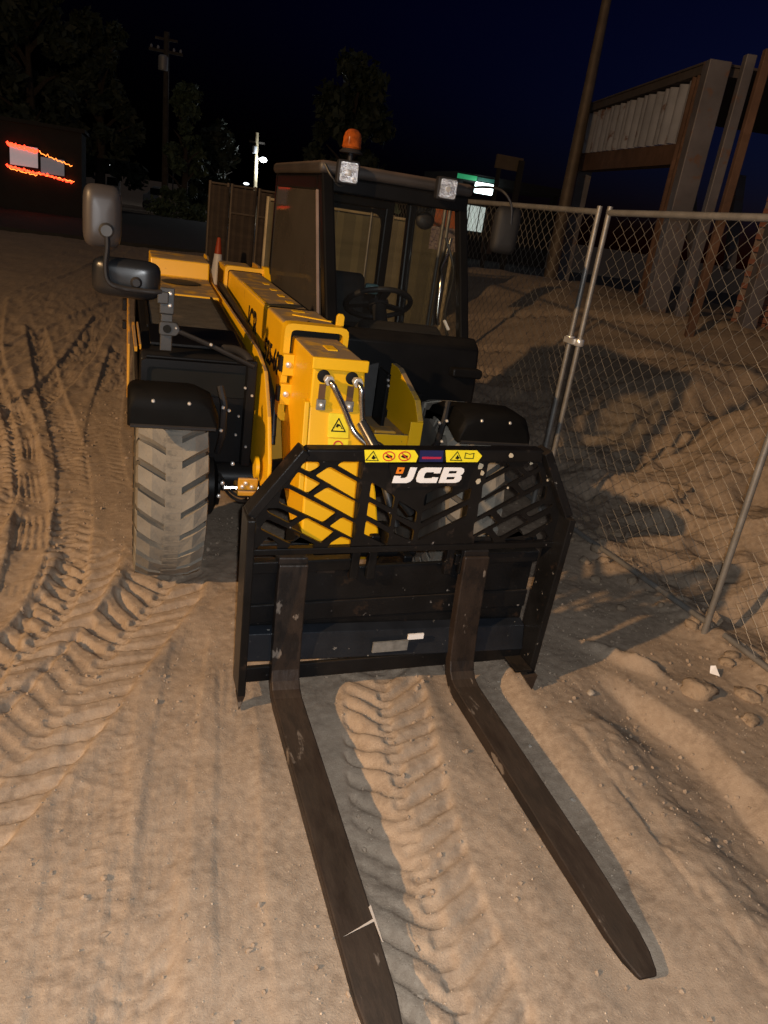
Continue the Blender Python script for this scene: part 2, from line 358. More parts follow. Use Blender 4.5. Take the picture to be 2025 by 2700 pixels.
    for k, (pts, w_, kd) in enumerate([
        ([(-0.55, 1.6), (-0.42, 2.6), (-0.40, 3.6), (-0.62, 5.2), (-1.1, 7.5), (-1.5, 11)], 0.16, 'rib'),
        ([(-0.30, 2.6), (-0.22, 3.4), (-0.28, 4.6), (-0.55, 6.4), (-0.9, 9)], 0.18, 'lug'),
        ([(-0.85, 2.3), (-0.66, 3.3), (-0.62, 4.2), (-0.9, 6.0), (-1.6, 9)], 0.20, 'lug'),
        ([(-0.05, 4.0), (-0.12, 5.0), (-0.10, 6.2), (0.0, 8.5)], 0.22, 'lug'),
        ([(-1.6, 3.0), (-1.0, 4.5), (-0.5, 6.5), (-0.2, 10)], 0.24, 'lug'),
        ([(-1.2, 5.5), (-0.8, 8), (0.3, 13), (1.0, 20)], 0.3, 'plain'),
        ([(-2.6, 5.5), (-2.0, 8), (-0.8, 13), (0.0, 20)], 0.3, 'plain')]):
        track(H, X, Y, pts, w_, 0.016, kd, 0.03 if kd == 'rib' else 0.085, 0.013, 0.018, 0.5, 100 + 7*k)
    for k, pts in enumerate([[(3.2, 8.6), (4.6, 7.6), (6.2, 6.2), (7.5, 4.8)], [(3.1, 9.6), (4.8, 8.6), (6.6, 7.2), (8.4, 5.6)], [(3.4, 11), (5.6, 9.8), (8, 8.2), (10, 6.5)]]):
        track(H, X, Y, pts, 0.26, 0.03, 'lug', 0.11, 0.03, 0.05, 0.6, 160 + 5*k)
    # drag strokes in the loose sand beyond the wheel, upper left
    m = np.nonzero((X > -3) & (X < 0.05) & (Y > 2.9) & (Y < 12))[0]
    x = X[m]; y = Y[m]; ss = sstep(2.9, 3.8, y)*(1 - sstep(0.0, 0.05, x))
    ang = 0.5*np.sin(y*1.3) + 0.6*fbm(x*1.5, y*1.0, 2, 91)
    H[m] += ss*0.05*(np.abs(fbm(x*9 + ang*3, y*2.2, 3, 93)) - 0.12) + ss*0.03*(np.abs(fbm(x*5 - y*2.5, y*2 + x*2, 3, 95)) - 0.12)
    # sand dips added beside the fork blades to widen their shadows
    for fx in (0.66, 1.31):
        H -= 0.045*np.exp(-((X - fx)/0.11)**4) * sstep(1.05, 1.5, Y) * (1 - sstep(2.3, 2.6, Y))
    # level pad under machine and forks
    pad = np.exp(-(np.maximum(0, np.maximum(-0.1 - X, X - 1.8))/0.25)**2) * sstep(3.3, 3.8, Y) * (1 - sstep(5.8, 6.6, Y))
    H = H*(1 - 0.8*pad)
    for fx in (0.537, 1.187):
        fk = np.exp(-((X - fx)/0.10)**4) * sstep(0.85, 1.0, Y) * (1 - sstep(2.25, 2.45, Y))
        H = H*(1 - fk) + np.minimum(H, 0.0)*fk - 0.004*fk
    return H - 0.004

def axis_samples(a, b, step, lo, hi, glo, ghi):
    c = list(np.arange(a, b, step)); s = step; x = c[-1]
    up = []
    while x < hi: s *= ghi; x += s; up.append(x)
    s = step; x = a; dn = []
    while x > lo: s *= glo; x -= s; dn.append(x)
    return np.array(dn[::-1] + c + up)
def make_ground():
    xs = axis_samples(-1.15, 3.7, 0.0085, -260, 320, 1.055, 1.03); ys = axis_samples(0.75, 4.7, 0.0085, -60, 420, 1.09, 1.0165)
    nx, ny = len(xs), len(ys)
    X, Y = np.meshgrid(xs, ys); X = X.ravel(); Y = Y.ravel()
    H = ground_height(X, Y)
    co = np.stack([X, Y, H], 1).astype(np.float32)
    me = bpy.data.meshes.new('ground'); nf = (nx-1)*(ny-1)
    me.vertices.add(nx*ny); me.vertices.foreach_set('co', co.ravel())
    i = np.arange(nf); r = i // (nx-1); c = i % (nx-1); a = r*nx + c
    q = np.stack([a, a+1, a+nx+1, a+nx], 1).astype(np.int32)
    me.loops.add(nf*4); me.loops.foreach_set('vertex_index', q.ravel())
    me.polygons.add(nf); me.polygons.foreach_set('loop_start', (i*4).astype(np.int32)); me.polygons.foreach_set('use_smooth', np.ones(nf, bool))
    me.update(calc_edges=True)
    print('ground', nx, ny, nf*2)
    return me
def sand_mat():
    m = bpy.data.materials.new('sand'); m.use_nodes = True; nt = m.node_tree; N = nt.nodes; Lk = nt.links; b = N['Principled BSDF']
    b.inputs['Roughness'].default_value = 0.95; b.inputs['Specular IOR Level'].default_value = 0.15
    tc = N.new('ShaderNodeTexCoord')
    def noise(s, d=6, r=0.6):
        n = N.new('ShaderNodeTexNoise'); n.inputs['Scale'].default_value = s; n.inputs['Detail'].default_value = d; n.inputs['Roughness'].default_value = r
        Lk.new(tc.outputs['Object'], n.inputs['Vector']); return n.outputs[0]
    def mp(v, a, c, lo=0.0, hi=1.0):
        r = N.new('ShaderNodeMapRange'); r.inputs[1].default_value = a; r.inputs[2].default_value = c; r.inputs[3].default_value = lo; r.inputs[4].default_value = hi
        Lk.new(v, r.inputs[0]); return r.outputs[0]
    def mix(f, a, c):
        x = N.new('ShaderNodeMix'); x.data_type = 'RGBA'; Lk.new(f, x.inputs[0])
        for k, val in ((6, a), (7, c)):
            if isinstance(val, tuple): x.inputs[k].default_value = (*val, 1)
            else: Lk.new(val, x.inputs[k])
        return x.outputs[2]
    base = mix(mp(noise(1.7), 0.3, 0.7), (0.270, 0.205, 0.148), (0.352, 0.273, 0.203))
    base = mix(mp(noise(5.5, 7), 0.42, 0.62), base, (0.245, 0.187, 0.137))
    base = mix(mp(noise(38, 4), 0.35, 0.7), base, (0.38, 0.30, 0.225))
    g = noise(420, 2); base = mix(mp(g, 0.60, 0.68, 0, 0.55), base, (0.14, 0.10, 0.07))
    base = mix(mp(noise(300, 2), 0.68, 0.73, 0, 0.7), base, (0.55, 0.47, 0.38))
    Lk.new(base, b.inputs['Base Color'])
    bp = N.new('ShaderNodeBump'); bp.inputs['Strength'].default_value = 0.6; bp.inputs['Distance'].default_value = 0.004
    Lk.new(noise(160, 5, 0.65), bp.inputs['Height']); Lk.new(bp.outputs[0], b.inputs['Normal'])
    return m
SAND = sand_mat()
ground = mesh_obj('ground', make_ground(), SAND); tag(ground, kind='structure')

def bend(pts, n=6): return [tuple(p) for p in catmull([tuple(q) for q in pts], n)]

# ================================================================== the telehandler
# +Y runs back along the machine, +X to the viewer's right
TH = thing('telehandler', (0.87, 3.9, 0), 'yellow and black telehandler with lowered pallet forks parked on the sand', 'telehandler')

def bolts(name, pts, r, parent, nrm='-Y'):
    mb = MB()
    for p in pts:
        if nrm == '-Y': mb.lathe([(r*0.95, 0.004), (r, 0.0), (r*0.9, -0.005), (r*0.45, -0.008)], p, 'Y', 8)
        else: mb.lathe([(r*0.95, -0.004), (r, 0.0), (r*0.9, 0.005), (r*0.45, 0.008)], p, 'Z', 8)
    # each bolt is its own piece
    per = len(mb.v) // len(pts); pf = len(mb.f) // len(pts)
    for k in range(len(pts)):
        b = MB(); b.v = mb.v[k*per:(k+1)*per]; b.f = [tuple(i - k*per for i in f) for f in mb.f[k*pf:(k+1)*pf]]
        build(name, b, BOLT, parent, smooth=True)

# ---- wheels
def lug_mesh(side):
    """one angled tread bar in tyre-local space (axis X); sits on the carcass around angle 0 (= local -Y)"""
    Rc, Ro = 0.385, 0.416; W = 0.134
    def ring(x, ang, r): return (x, -r*math.cos(ang), r*math.sin(ang))
    cen = [(-0.030, -0.012, 0.084), (0.030, 0.0, 0.086), (0.080, 0.075, 0.084), (W - 0.004, 0.155, 0.084)]   # x, angle of centre, half-width angle
    v = []; f = []
    for i, (x, a, h) in enumerate(cen):
        ro = Ro - (0.016 if i == 3 else 0.0)
        for aa, r in ((a - h*1.18, Rc - 0.01), (a - h, ro), (a + h, ro), (a + h*1.18, Rc - 0.01)): v.append(ring(x*side, aa, r))
    x, a, h = cen[-1]                                                                       # shoulder run-down
    for aa, r in ((a - h*1.1, Rc - 0.045), (a - h*0.9, Rc - 0.03), (a + h*0.9, Rc - 0.03), (a + h*1.1, Rc - 0.045)): v.append(ring((W + 0.004)*side, aa, r))
    n = 5
    for i in range(n-1):
        for k in range(3): f.append((4*i + k, 4*i + k + 1, 4*i + k + 5, 4*i + k + 4))
    f += [(0, 1, 2, 3), (4*n-1, 4*n-2, 4*n-3, 4*n-4)]
    mb = MB(); mb.add(v, f); return mb
LUGS = {}
for sd in (-1, 1):
    t_ = build('tread_lug', lug_mesh(sd), RUB); LUGS[sd] = t_.data; bpy.data.objects.remove(t_)
def wheel(cx, cy, cz, lugs, face):
    prof = [(0.21, -0.11), (0.27, -0.134), (0.34, -0.135), (0.375, -0.122), (0.388, -0.085), (0.392, 0.0), (0.388, 0.085), (0.375, 0.122), (0.34, 0.135), (0.27, 0.134), (0.21, 0.11)]
    mb = MB(); mb.lathe(prof, (0, 0, 0), 'X', 56)
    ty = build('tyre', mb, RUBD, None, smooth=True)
    ty.parent = TH; ty.matrix_parent_inverse = Matrix.Translation(-Vector(TH['_org'])); ty.location = (cx, cy, cz)
    rim = MB(); rim.lathe([(0.215, 0.10*face), (0.20, 0.06*face), (0.12, 0.04*face), (0.06, 0.05*face), (0.05, 0.09*face), (0.001, 0.09*face)], (0, 0, 0), 'X', 32)
    ro = build('rim', rim, YELD, None, smooth=True); ro.parent = ty
    if lugs:
        n = 26
        for k in range(n):
            for sd, off in ((-1, 0.0), (1, 0.5)):
                o = bpy.data.objects.new('tread_lug', LUGS[sd]); C.objects.link(o); o.parent = ty
                o.rotation_euler = (2*math.pi*(k + off)/n, 0, 0)
    return ty
wheel(0.188, 3.23, 0.408, True, -1); wheel(1.472, 3.23, 0.408, True, 1)
wheel(0.195, 5.35, 0.402, False, -1); wheel(1.478, 5.35, 0.402, False, 1)

# ---- mudguards over the front wheels
for x0, x1, ri, ro in ((0.015, 0.335, 0.085, 0.03), (1.300, 1.632, 0.07, 0.085)):
    w = x1 - x0
    rl, rr = (ro, ri) if x0 < 0.5 else (ri, ro)
    def gsec(dx, dz, low): return [(x0 - 0.0 + dx, low), (x0 + dx, 0.905 - rl + dz), (x0 + rl*0.3 + dx, 0.905 - rl*0.3 + dz), (x0 + rl, 0.905 + dz), (x1 - rr, 0.905 + dz), (x1 - rr*0.3 - dx, 0.905 - rr*0.3 + dz), (x1 - dx, 0.905 - rr + dz), (x1 - dx, low)]
    secs = [(2.772, gsec(0.006, -0.040, 0.772)), (2.786, gsec(0.0, -0.014, 0.770)), (2.812, gsec(0.0, 0.0, 0.772)), (2.90, gsec(0.0, 0.003, 0.80)), (3.16, gsec(0.0, -0.055, 0.80))]
    m_ = MB(); n_ = 8; vs = [(p[0], y, p[1]) for y, pl_ in secs for p in pl_]; fs = [tuple(range(n_)), tuple(range(4*n_ + n_ - 1, 4*n_ - 1, -1))]
    for a_ in range(4): fs += [(a_*n_ + k, a_*n_ + (k+1) % n_, (a_+1)*n_ + (k+1) % n_, (a_+1)*n_ + k) for k in range(n_)]
    m_.add(vs, fs); mg = build('mudguard', m_, MUDG, TH, bevel=0.010, seg=2, smooth=True)
    bolts('bolt', [(x0 + 0.27*w, 2.776, 0.868), (x0 + 0.66*w, 2.776, 0.866)], 0.0075, mg)
    build('edge_bead', MB().tube([(x0 + 0.01, 2.772, 0.775), (x1 - 0.01, 2.772, 0.775)], 0.007, 6), PLAST, mg, smooth=True)
for x, dr in ((0.35, 1), (1.295, -1)):       # stays that carry the mudguards
    st = MB().tube([(x, 2.93, 0.90), (x + 0.015*dr, 2.90, 0.84), (x + 0.02*dr, 2.92, 0.72), (x + 0.02*dr, 3.05, 0.60)], 0.013, 8)
    so = build('mudguard_stay', st, PLAST, TH, smooth=True)
    bolts('bolt', [(x + 0.01*dr, 2.885, 0.83), (x + 0.035*dr, 2.90, 0.815), (x + 0.01*dr, 2.90, 0.735)], 0.007, so)

# ---- axle, frame and chassis plates
ax = MB(); ax.lathe([(0.05, 0.34), (0.065, 0.42), (0.065, 0.52), (0.075, 0.60), (0.11, 0.80), (0.11, 0.93), (0.075, 1.12), (0.065, 1.20), (0.065, 1.26), (0.05, 1.33)], (0, 3.2, 0.44), 'X', 20)
ax.lathe([(0.13, 0.335), (0.13, 0.37), (0.09, 0.39), (0.09, 0.40)], (0, 3.2, 0.40), 'X', 16); ax.lathe([(0.09, 1.27), (0.09, 1.28), (0.13, 1.30), (0.13, 1.335)], (0, 3.2, 0.40), 'X', 16)
axo = build('front_axle', ax, BLK, TH, smooth=True)
build('steering_rod', MB().tube([(0.40, 2.98, 0.47), (0.56, 2.96, 0.475)], 0.010, 8), CHROME, axo, smooth=True)
bolts('bolt', [(0.385, 2.95, 0.50), (0.40, 2.98, 0.47), (0.375, 2.96, 0.44), (0.43, 3.02, 0.56)], 0.009, axo)
build('rear_axle', MB().lathe([(0.08, 0.34), (0.12, 0.6), (0.15, 0.87), (0.12, 1.1), (0.08, 1.40)], (0, 5.35, 0.40), 'X', 16), BLK, TH, smooth=True)

ch = MB(); ch.box(0.50, 1.26, 3.42, 5.95, 0.34, 0.80); ch.box(0.36, 0.525, 3.30, 3.42, 0.42, 0.905); ch.box(1.215, 1.33, 3.30, 3.46, 0.42, 0.84); ch.box(0.565, 1.195, 3.36, 3.415, 0.42, 0.74)
cho = build('chassis', ch, BLK, TH, bevel=0.008)
for k in range(2):
    build('brake_hose', MB().tube(bend([(0.385, 3.05, 0.50 - 0.03*k), (0.43, 2.96, 0.455 - 0.02*k), (0.50, 2.97, 0.44 - 0.02*k), (0.60, 3.10, 0.46)]), 0.006, 7), HOSE, cho, smooth=True)
build('lift_rod', MB().tube([(0.505, 3.0, 0.30), (0.505, 3.02, 0.50)], 0.013, 10), CHROME, cho, smooth=True)
build('vertical_duct', MB().box(0.475, 0.515, 3.10, 3.16, 0.52, 0.97), BLKG, cho, bevel=0.006)
bolts('bolt', [(0.47, 3.098, 0.86), (0.50, 3.098, 0.83), (0.452, 3.098, 0.74), (0.445, 3.098, 0.66), (0.49, 3.098, 0.61)], 0.006, cho)

# boom tower, left plate
lp = [(2.82, 0.50), (2.785, 0.545), (2.80, 0.64), (2.90, 0.80), (3.06, 0.945), (3.28, 0.985), (5.3, 1.02), (5.75, 1.145), (5.95, 1.145), (5.95, 0.45), (3.45, 0.45), (3.33, 0.52), (2.95, 0.50)]
tower = build('boom_tower', MB().prism(lp, 0.534, 0.550), YEL, TH, bevel=0.005)
build('tower_plate', MB().prism([(3.6, 0.55), (3.62, 0.95), (5.3, 1.02), (5.70, 1.125), (5.95, 1.125), (5.95, 0.45)], 0.885, 0.905), YELD, tower, bevel=0.004)
build('cross_wall', MB().box(0.558, 0.90, 3.30, 3.34, 0.36, 0.80), YELD, tower)
tb = MB(); tb.box(0.445, 0.526, 2.93, 3.06, 0.452, 0.475); tb.box(0.445, 0.526, 2.93, 2.945, 0.478, 0.53)
tabo = build('tie_down_bracket', tb, YELD, tower, bevel=0.006)
bolts('bolt', [(0.475, 2.928, 0.51), (0.50, 2.928, 0.495), (0.462, 2.928, 0.495)], 0.009, tabo)
pb = MB(); pb.lathe([(0.045, 0), (0.045, 0.014), (0.03, 0.018), (0.001, 0.018)], (0.505, 2.93, 0.58), 'X', 20)
build('pivot_boss', pb, YELC, tower, smooth=True)

# right chassis housing beside the head
rp = [(2.96, 0.58), (2.96, 0.80), (3.03, 0.875), (3.30, 0.955), (3.40, 0.955), (3.40, 0.58)]
rh = build('side_housing', MB().prism(rp, 1.185, 1.212), YEL, TH, bevel=0.004)
build('housing_floor', MB().box(0.88, 1.183, 2.99, 3.42, 0.690, 0.705), YELD, rh, bevel=0.003)
build('housing_flange', MB().box(1.150, 1.207, 2.945, 2.9585, 0.56, 0.80), YELC, rh, bevel=0.003)
build('housing_front', MB().box(0.87, 1.183, 2.965, 2.985, 0.56, 0.735), YEL, rh, bevel=0.004)
build('shaded_housing_back', MB().prism([(0.91, 0.71), (1.0, 0.71), (1.09, 0.72), (1.09, 0.97), (0.91, 0.91)], 3.30, 3.315, 'Y'), GREYP, rh)  # grey puts the shade of the inner wall into the colour
build('housing_rib', MB().box(1.093, 1.108, 3.16, 3.312, 0.71, 0.95), BLK, rh, bevel=0.003)
lt = MB(); lt.box(1.02, 1.12, 3.02, 3.10, 0.708, 0.735)
build('latch', lt, YELD, rh, bevel=0.008)
for x in (1.085, 1.145): build('reflex_mark', MB().box(x, x + 0.028, 2.9625, 2.964, 0.655, 0.66), WHITE, rh)
bolts('bolt', [(1.10, 3.155, 0.90), (1.095, 3.155, 0.925)], 0.006, rh)

# ---- boom
bo = MB(); bo.box(0.632, 0.842, 3.58, 5.9, 0.765, 1.115)
boom = build('boom', bo, YEL, TH, bevel=0.016, seg=3, smooth=True)
build('outer_sleeve', MB().box(0.618, 0.856, 3.13, 3.60, 0.752, 1.128), YEL, boom, bevel=0.016, seg=3, smooth=True)
col = MB()
c0 = rounded([(0.604, 0.742), (0.868, 0.742), (0.868, 1.142), (0.604, 1.142)], 0.03); c1 = rounded([(0.630, 0.768), (0.846, 0.768), (0.846, 1.118), (0.630, 1.118)], 0.022)
flat_plate('collar', [c0, c1], 3.10, 0.075, YELC, boom)
build('collar_shade_sheet', MB().box(0.628, 0.848, 3.120, 3.128, 0.766, 1.120), INK, boom)  # black sheet painted in for the shade inside the collar
c0 = rounded([(0.606, 0.73), (0.885, 0.73), (0.885, 1.145), (0.606, 1.145)], 0.03); c1 = rounded([(0.626, 0.75), (0.850, 0.75), (0.850, 1.121), (0.626, 1.121)], 0.02)
flat_plate('rear_collar', [c0, c1], 5.25, 0.06, YELC, boom)
build('pad_retainer', MB().prism([(5.05, 1.03), (5.22, 1.16), (5.30, 1.16), (5.30, 1.0)], 0.852, 0.892), YELC, boom, bevel=0.004)
build('lifting_lug', MB().prism([(0.828, 1.14), (0.828, 1.178), (0.836, 1.188), (0.852, 1.188), (0.860, 1.178), (0.860, 1.14)], 3.13, 3.148, 'Y'), YELC, boom, bevel=0.002)
for k, y in enumerate((4.62, 4.36, 4.12, 3.88)): build('wear_pad_cover', MB().box(0.765, 0.797, y, y + 0.07, 1.112, 1.1185), YELC, boom, bevel=0.002)
for (x, y, a, b_) in ((0.72, 3.50, 0.055, 0.05), (0.66, 3.17, 0.04, 0.03), (0.70, 3.145, 0.02, 0.015), (0.78, 3.19, 0.03, 0.02), (0.812, 3.15, 0.03, 0.02)):
    build('wear_pad_cover', MB().box(x, x + a, y, y + b_, 1.126, 1.1305), YELC, boom, bevel=0.002)
build('weld_seam', MB().bar((0.70, 3.40, 1.129), (0.85, 3.30, 1.129), 0.018, 0.006), YELC, boom)
build('weld_seam', MB().bar((0.70, 3.16, 1.130), (0.735, 3.26, 1.130), 0.010, 0.006), YELD, boom)
build('black_band', MB().box(0.640, 0.846, 3.605, 3.70, 1.110, 1.1185), BLK, boom)
build('edge_strip', MB().bar((0.640, 3.68, 1.117), (0.640, 4.60, 1.117), 0.012, 0.005), YELC, boom)
# side decals on the boom
SX = Matrix(((0, 0, -1, 0), (-1, 0, 0, 0), (0, 1, 0, 0), (0, 0, 0, 1)))      # text x -> -Y, y -> +Z, normal -> -X
text_mesh('boom_lettering', 'JCB', 0.20, INK, boom, Matrix.Translation((0.6305, 4.25, 0.90)) @ SX)
text_mesh('boom_lettering', '525-60', 0.135, INK, boom, Matrix.Translation((0.6165, 3.575, 0.90)) @ SX)
build('side_stripe', MB().box(0.6295, 0.631, 3.62, 5.2, 0.775, 0.90), INK, boom)
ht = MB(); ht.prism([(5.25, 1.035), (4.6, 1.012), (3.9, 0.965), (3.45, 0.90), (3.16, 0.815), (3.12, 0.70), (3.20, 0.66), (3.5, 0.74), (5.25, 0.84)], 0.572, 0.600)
hb = build('hose_tray', ht, PLAST, boom, bevel=0.008, seg=3, smooth=True)  # black tray also stands in for the shaded gap beside the boom
for k_, (dx, dz_) in enumerate(((0.612, 0.0), (0.612, -0.035))):
    ht = MB(); ht.tube([(dx, 5.2, 1.0 + dz_), (dx, 4.5, 0.975 + dz_), (dx, 3.8, 0.925 + dz_), (dx, 3.4, 0.86 + dz_), (dx - 0.005, 3.15, 0.78 + dz_), (dx - 0.01, 3.1, 0.66 + dz_)], 0.0125, 10)
    build('hose', ht, HOSE, hb, smooth=True)
# wear-pad bolts on the collar cheek
for z in (0.985, 0.865):
    p = build('wear_pad_bracket', MB().box(0.600, 0.646, 3.02, 3.055, z - 0.045, z + 0.04), YELC, boom, bevel=0.003)
    bolts('bolt', [(0.622, 3.018, z)], 0.013, p)
    build('shim_pack', MB().box(0.588, 0.599, 3.02, 3.06, z - 0.03, z + 0.03), INK, p)

# ---- telescoping head ("gooseneck") in front of the boom
# side outline (y, z) with left and right x for every point
head = [(3.30, 1.088, 0.648, 0.838), (2.735, 1.082, 0.648, 0.842), (2.705, 1.07, 0.648, 0.843), (2.70, 0.90, 0.648, 0.862), (2.665, 0.78, 0.646, 0.885),
        (2.615, 0.60, 0.642, 0.925), (2.565, 0.36, 0.640, 0.962), (2.60, 0.325, 0.640, 0.962), (2.95, 0.49, 0.636, 0.93), (3.12, 0.72, 0.634, 0.87), (3.30, 0.80, 0.640, 0.842)]
mb = MB(); n = len(head)
mb.add([(h[2], h[0], h[1]) for h in head] + [(h[3], h[0], h[1]) for h in head],
       [tuple(range(n)), tuple(range(2*n-1, n-1, -1))] + [(i, i+n, (i+1) % n + n, (i+1) % n) for i in range(n)])
hd = build('boom_head', mb, YEL, TH, bevel=0.008, seg=2)
cap = MB().box(0.640, 0.852, 2.685, 2.705, 1.045, 1.088)
build('head_cap', cap, YELC, hd, bevel=0.004)
build('label_plate', MB().box(0.735, 0.775, 2.86, 2.95, 1.0835, 1.0885), YELC, hd, bevel=0.001)
build('flange', MB().add([(0.630, 2.70, 0.92), (0.648, 2.70, 0.92), (0.642, 2.62, 0.60), (0.622, 2.62, 0.60), (0.630, 2.75, 0.92), (0.648, 2.75, 0.92), (0.642, 2.68, 0.60), (0.622, 2.68, 0.60)],
      [(0,1,2,3),(7,6,5,4),(0,4,5,1),(1,5,6,2),(2,6,7,3),(3,7,4,0)]), YELC, hd, bevel=0.003)
for x, z in ((0.688, 1.020), (0.795, 1.020)):
    bs = MB(); bs.lathe([(0.024, 0.0), (0.024, -0.004), (0.018, -0.006), (0.001, -0.006)], (x, 2.696, z), 'Y', 18)
    build('port_shade_disc', bs, INK, hd, smooth=True)  # black disc puts the darkness of the hole into colour
    pl = build('clamp_plate', MB().box(x - 0.017, x + 0.017, 2.684, 2.698, z - 0.125, z - 0.085), LABEL, hd, bevel=0.002)
    build('rust_stain_plate', MB().box(x - 0.012, x + 0.012, 2.690, 2.698, z - 0.084, z - 0.03), pmat('rusty_plate', (0.10, 0.05, 0.02), 0.7), hd)
    bolts('bolt', [(x, 2.682, z - 0.105)], 0.010, pl)
    ft = MB(); ft.lathe([(0.019, -0.030), (0.019, 0.0), (0.013, 0.003), (0.013, 0.02)], (x + 0.010, 2.665, z - 0.004), 'Y', 6)
    build('pipe_fitting', ft, BOLT, hd, bevel=0.002)
p1 = bend([(0.698, 2.645, 1.016), (0.712, 2.625, 1.000), (0.755, 2.62, 0.93), (0.785, 2.615, 0.872), (0.81, 2.60, 0.835), (0.875, 2.575, 0.785)])
p2 = bend([(0.805, 2.645, 1.016), (0.815, 2.625, 0.995), (0.825, 2.62, 0.93), (0.835, 2.615, 0.875), (0.85, 2.605, 0.835), (0.882, 2.585, 0.805)])
build('hydraulic_pipe', MB().tube(p1, 0.0115, 12), CHROME, hd, smooth=True); build('hydraulic_pipe', MB().tube(p2, 0.0115, 12), CHROME, hd, smooth=True)
hh = MB().tube(bend([(0.868, 2.578, 0.79), (0.895, 2.56, 0.765), (0.90, 2.53, 0.73), (0.91, 2.45, 0.66), (0.95, 2.42, 0.55)]), 0.016, 10)
build('hydraulic_hose', hh, HOSE, hd, smooth=True)
hh = MB().tube(bend([(0.875, 2.588, 0.81), (0.91, 2.57, 0.79), (0.905, 2.52, 0.745), (0.93, 2.43, 0.68), (1.0, 2.42, 0.60)]), 0.015, 10)
build('hydraulic_hose', hh, HOSE, hd, smooth=True)
# warning label on the head front
TL = math.atan2(0.035, 0.12)
hs = build('warning_label', MB().add([(0.722, 2.672, 0.80), (0.800, 2.672, 0.80), (0.800, 2.695, 0.885), (0.722, 2.695, 0.885), (0.722, 2.664, 0.80), (0.800, 2.664, 0.80), (0.800, 2.690, 0.885), (0.722, 2.690, 0.885)],
      [(0,1,2,3),(7,6,5,4),(0,4,5,1),(1,5,6,2),(2,6,7,3),(3,7,4,0)]), STK, hd)
def on_head(x, z, off): return (x, 2.664 + (z - 0.80)*0.3059 - off, z)
def head_poly(name, pts, mat, par, off=0.0015):
    m_ = MB(); k = len(pts); m_.add([on_head(p[0], p[1], off) for p in pts] + [on_head(p[0], p[1], off - 0.001) for p in pts],
        [tuple(range(k)), tuple(range(2*k-1, k-1, -1))] + [(i, i+k, (i+1) % k + k, (i+1) % k) for i in range(k)])
    return build(name, m_, mat, par)
def ring_bars(tri, w):
    out = []
    for i in range(len(tri)):
        a = Vector(tri[i]); b = Vector(tri[(i+1) % len(tri)]); t = (b - a).normalized()*w*0.5; nn = Vector((-t.y, t.x))
        out.append([tuple(a - t + nn), tuple(b + t + nn), tuple(b + t - nn), tuple(a - t - nn)])
    return out
for q in ring_bars([(0.735, 0.823), (0.787, 0.823), (0.761, 0.868)], 0.004): head_poly('triangle_edge', q, INK, hs)
head_poly('pictogram', [(0.750, 0.838), (0.757, 0.836), (0.762, 0.842), (0.772, 0.838), (0.770, 0.833), (0.778, 0.832), (0.766, 0.847), (0.756, 0.850)], INK, hs)
hs2 = head_poly('lower_label', [(0.722, 0.757), (0.800, 0.757), (0.800, 0.797), (0.722, 0.797)], STK, hd, 0.004)
for k in range(12):
    a0, a1 = 2*math.pi*k/12, 2*math.pi*(k+1)/12
    head_poly('ring_piece', [(0.761 + 0.020*math.cos(a0), 0.772 + 0.020*math.sin(a0)), (0.761 + 0.020*math.cos(a1), 0.772 + 0.020*math.sin(a1)), (0.761 + 0.015*math.cos(a1), 0.772 + 0.015*math.sin(a1)), (0.761 + 0.015*math.cos(a0), 0.772 + 0.015*math.sin(a0))], REDI, hs2, 0.0065)

# ---- quick hitch and fork carriage
qh = MB(); qh.box(0.60, 0.635, 2.33, 2.66, 0.16, 0.47); qh.box(0.965, 1.0, 2.33, 2.66, 0.16, 0.47); qh.tube([(0.58, 2.42, 0.45), (1.04, 2.42, 0.45)], 0.022, 12); qh.tube([(0.58, 2.45, 0.20), (1.04, 2.45, 0.20)], 0.022, 12)
build('quick_hitch', qh, BLK, TH, bevel=0.006)
cy = build('tilt_cylinder', MB().tube([(0.80, 2.52, 0.90), (0.885, 2.33, 0.745)], 0.020, 14), CHROME, TH, smooth=True)
build('cylinder_gland', MB().tube([(0.872, 2.36, 0.77), (0.905, 2.29, 0.715)], 0.027, 14), BLKG, cy, smooth=True)
# 2.3 degree roll of the carriage, as it hangs
def cz(x, z): return z + (x - 0.93)*0.041
YF = 2.20
fr = MB()
def xzbar(m_, a, b, w, y0, y1):
    a = Vector(a); b = Vector(b); t = (b - a).normalized(); nn = Vector((-t.y, t.x))*w/2
    m_.prism([tuple(a + nn), tuple(b + nn), tuple(b - nn), tuple(a - nn)], y0, y1, 'Y')
FCL = [(0.386, 0.058), (0.372, 0.690), (0.523, 0.905), (1.340, 0.938), (1.480, 0.708), (1.462, 0.075)]
fr.prism([(0.398, cz(0.398, 0.21)), (1.452, cz(1.452, 0.21)), (1.452, cz(1.452, 0.470)), (0.398, cz(0.398, 0.470))], 2.265, 2.285, 'Y')
carriage = build('fork_carriage', fr, STEEL, TH, bevel=0.004)
for i, j in ((0, 1), (4, 5)):
    m_ = MB(); xzbar(m_, FCL[i], FCL[j], 0.026, 2.12, 2.245); build('side_post', m_, STEEL, carriage, bevel=0.004)
def cpart(name, x0, x1, y0, y1, z0, z1, mat=STEEL, bevel=0.004):
    m_ = MB(); m_.prism([(x0, cz(x0, z0)), (x1, cz(x1, z0)), (x1, cz(x1, z1)), (x0, cz(x0, z1))], y0, y1, 'Y'); return build(name, m_, mat, carriage, bevel=bevel)
for i, j in ((1, 2), (4, 3)):
    m_ = MB(); xzbar(m_, FCL[i], FCL[j], 0.030, 2.145, 2.225); build('slanted_post', m_, STEEL, carriage, bevel=0.004)
cpart('rib_plate', 0.398, 1.452, 2.255, 2.2645, 0.275, 0.345)
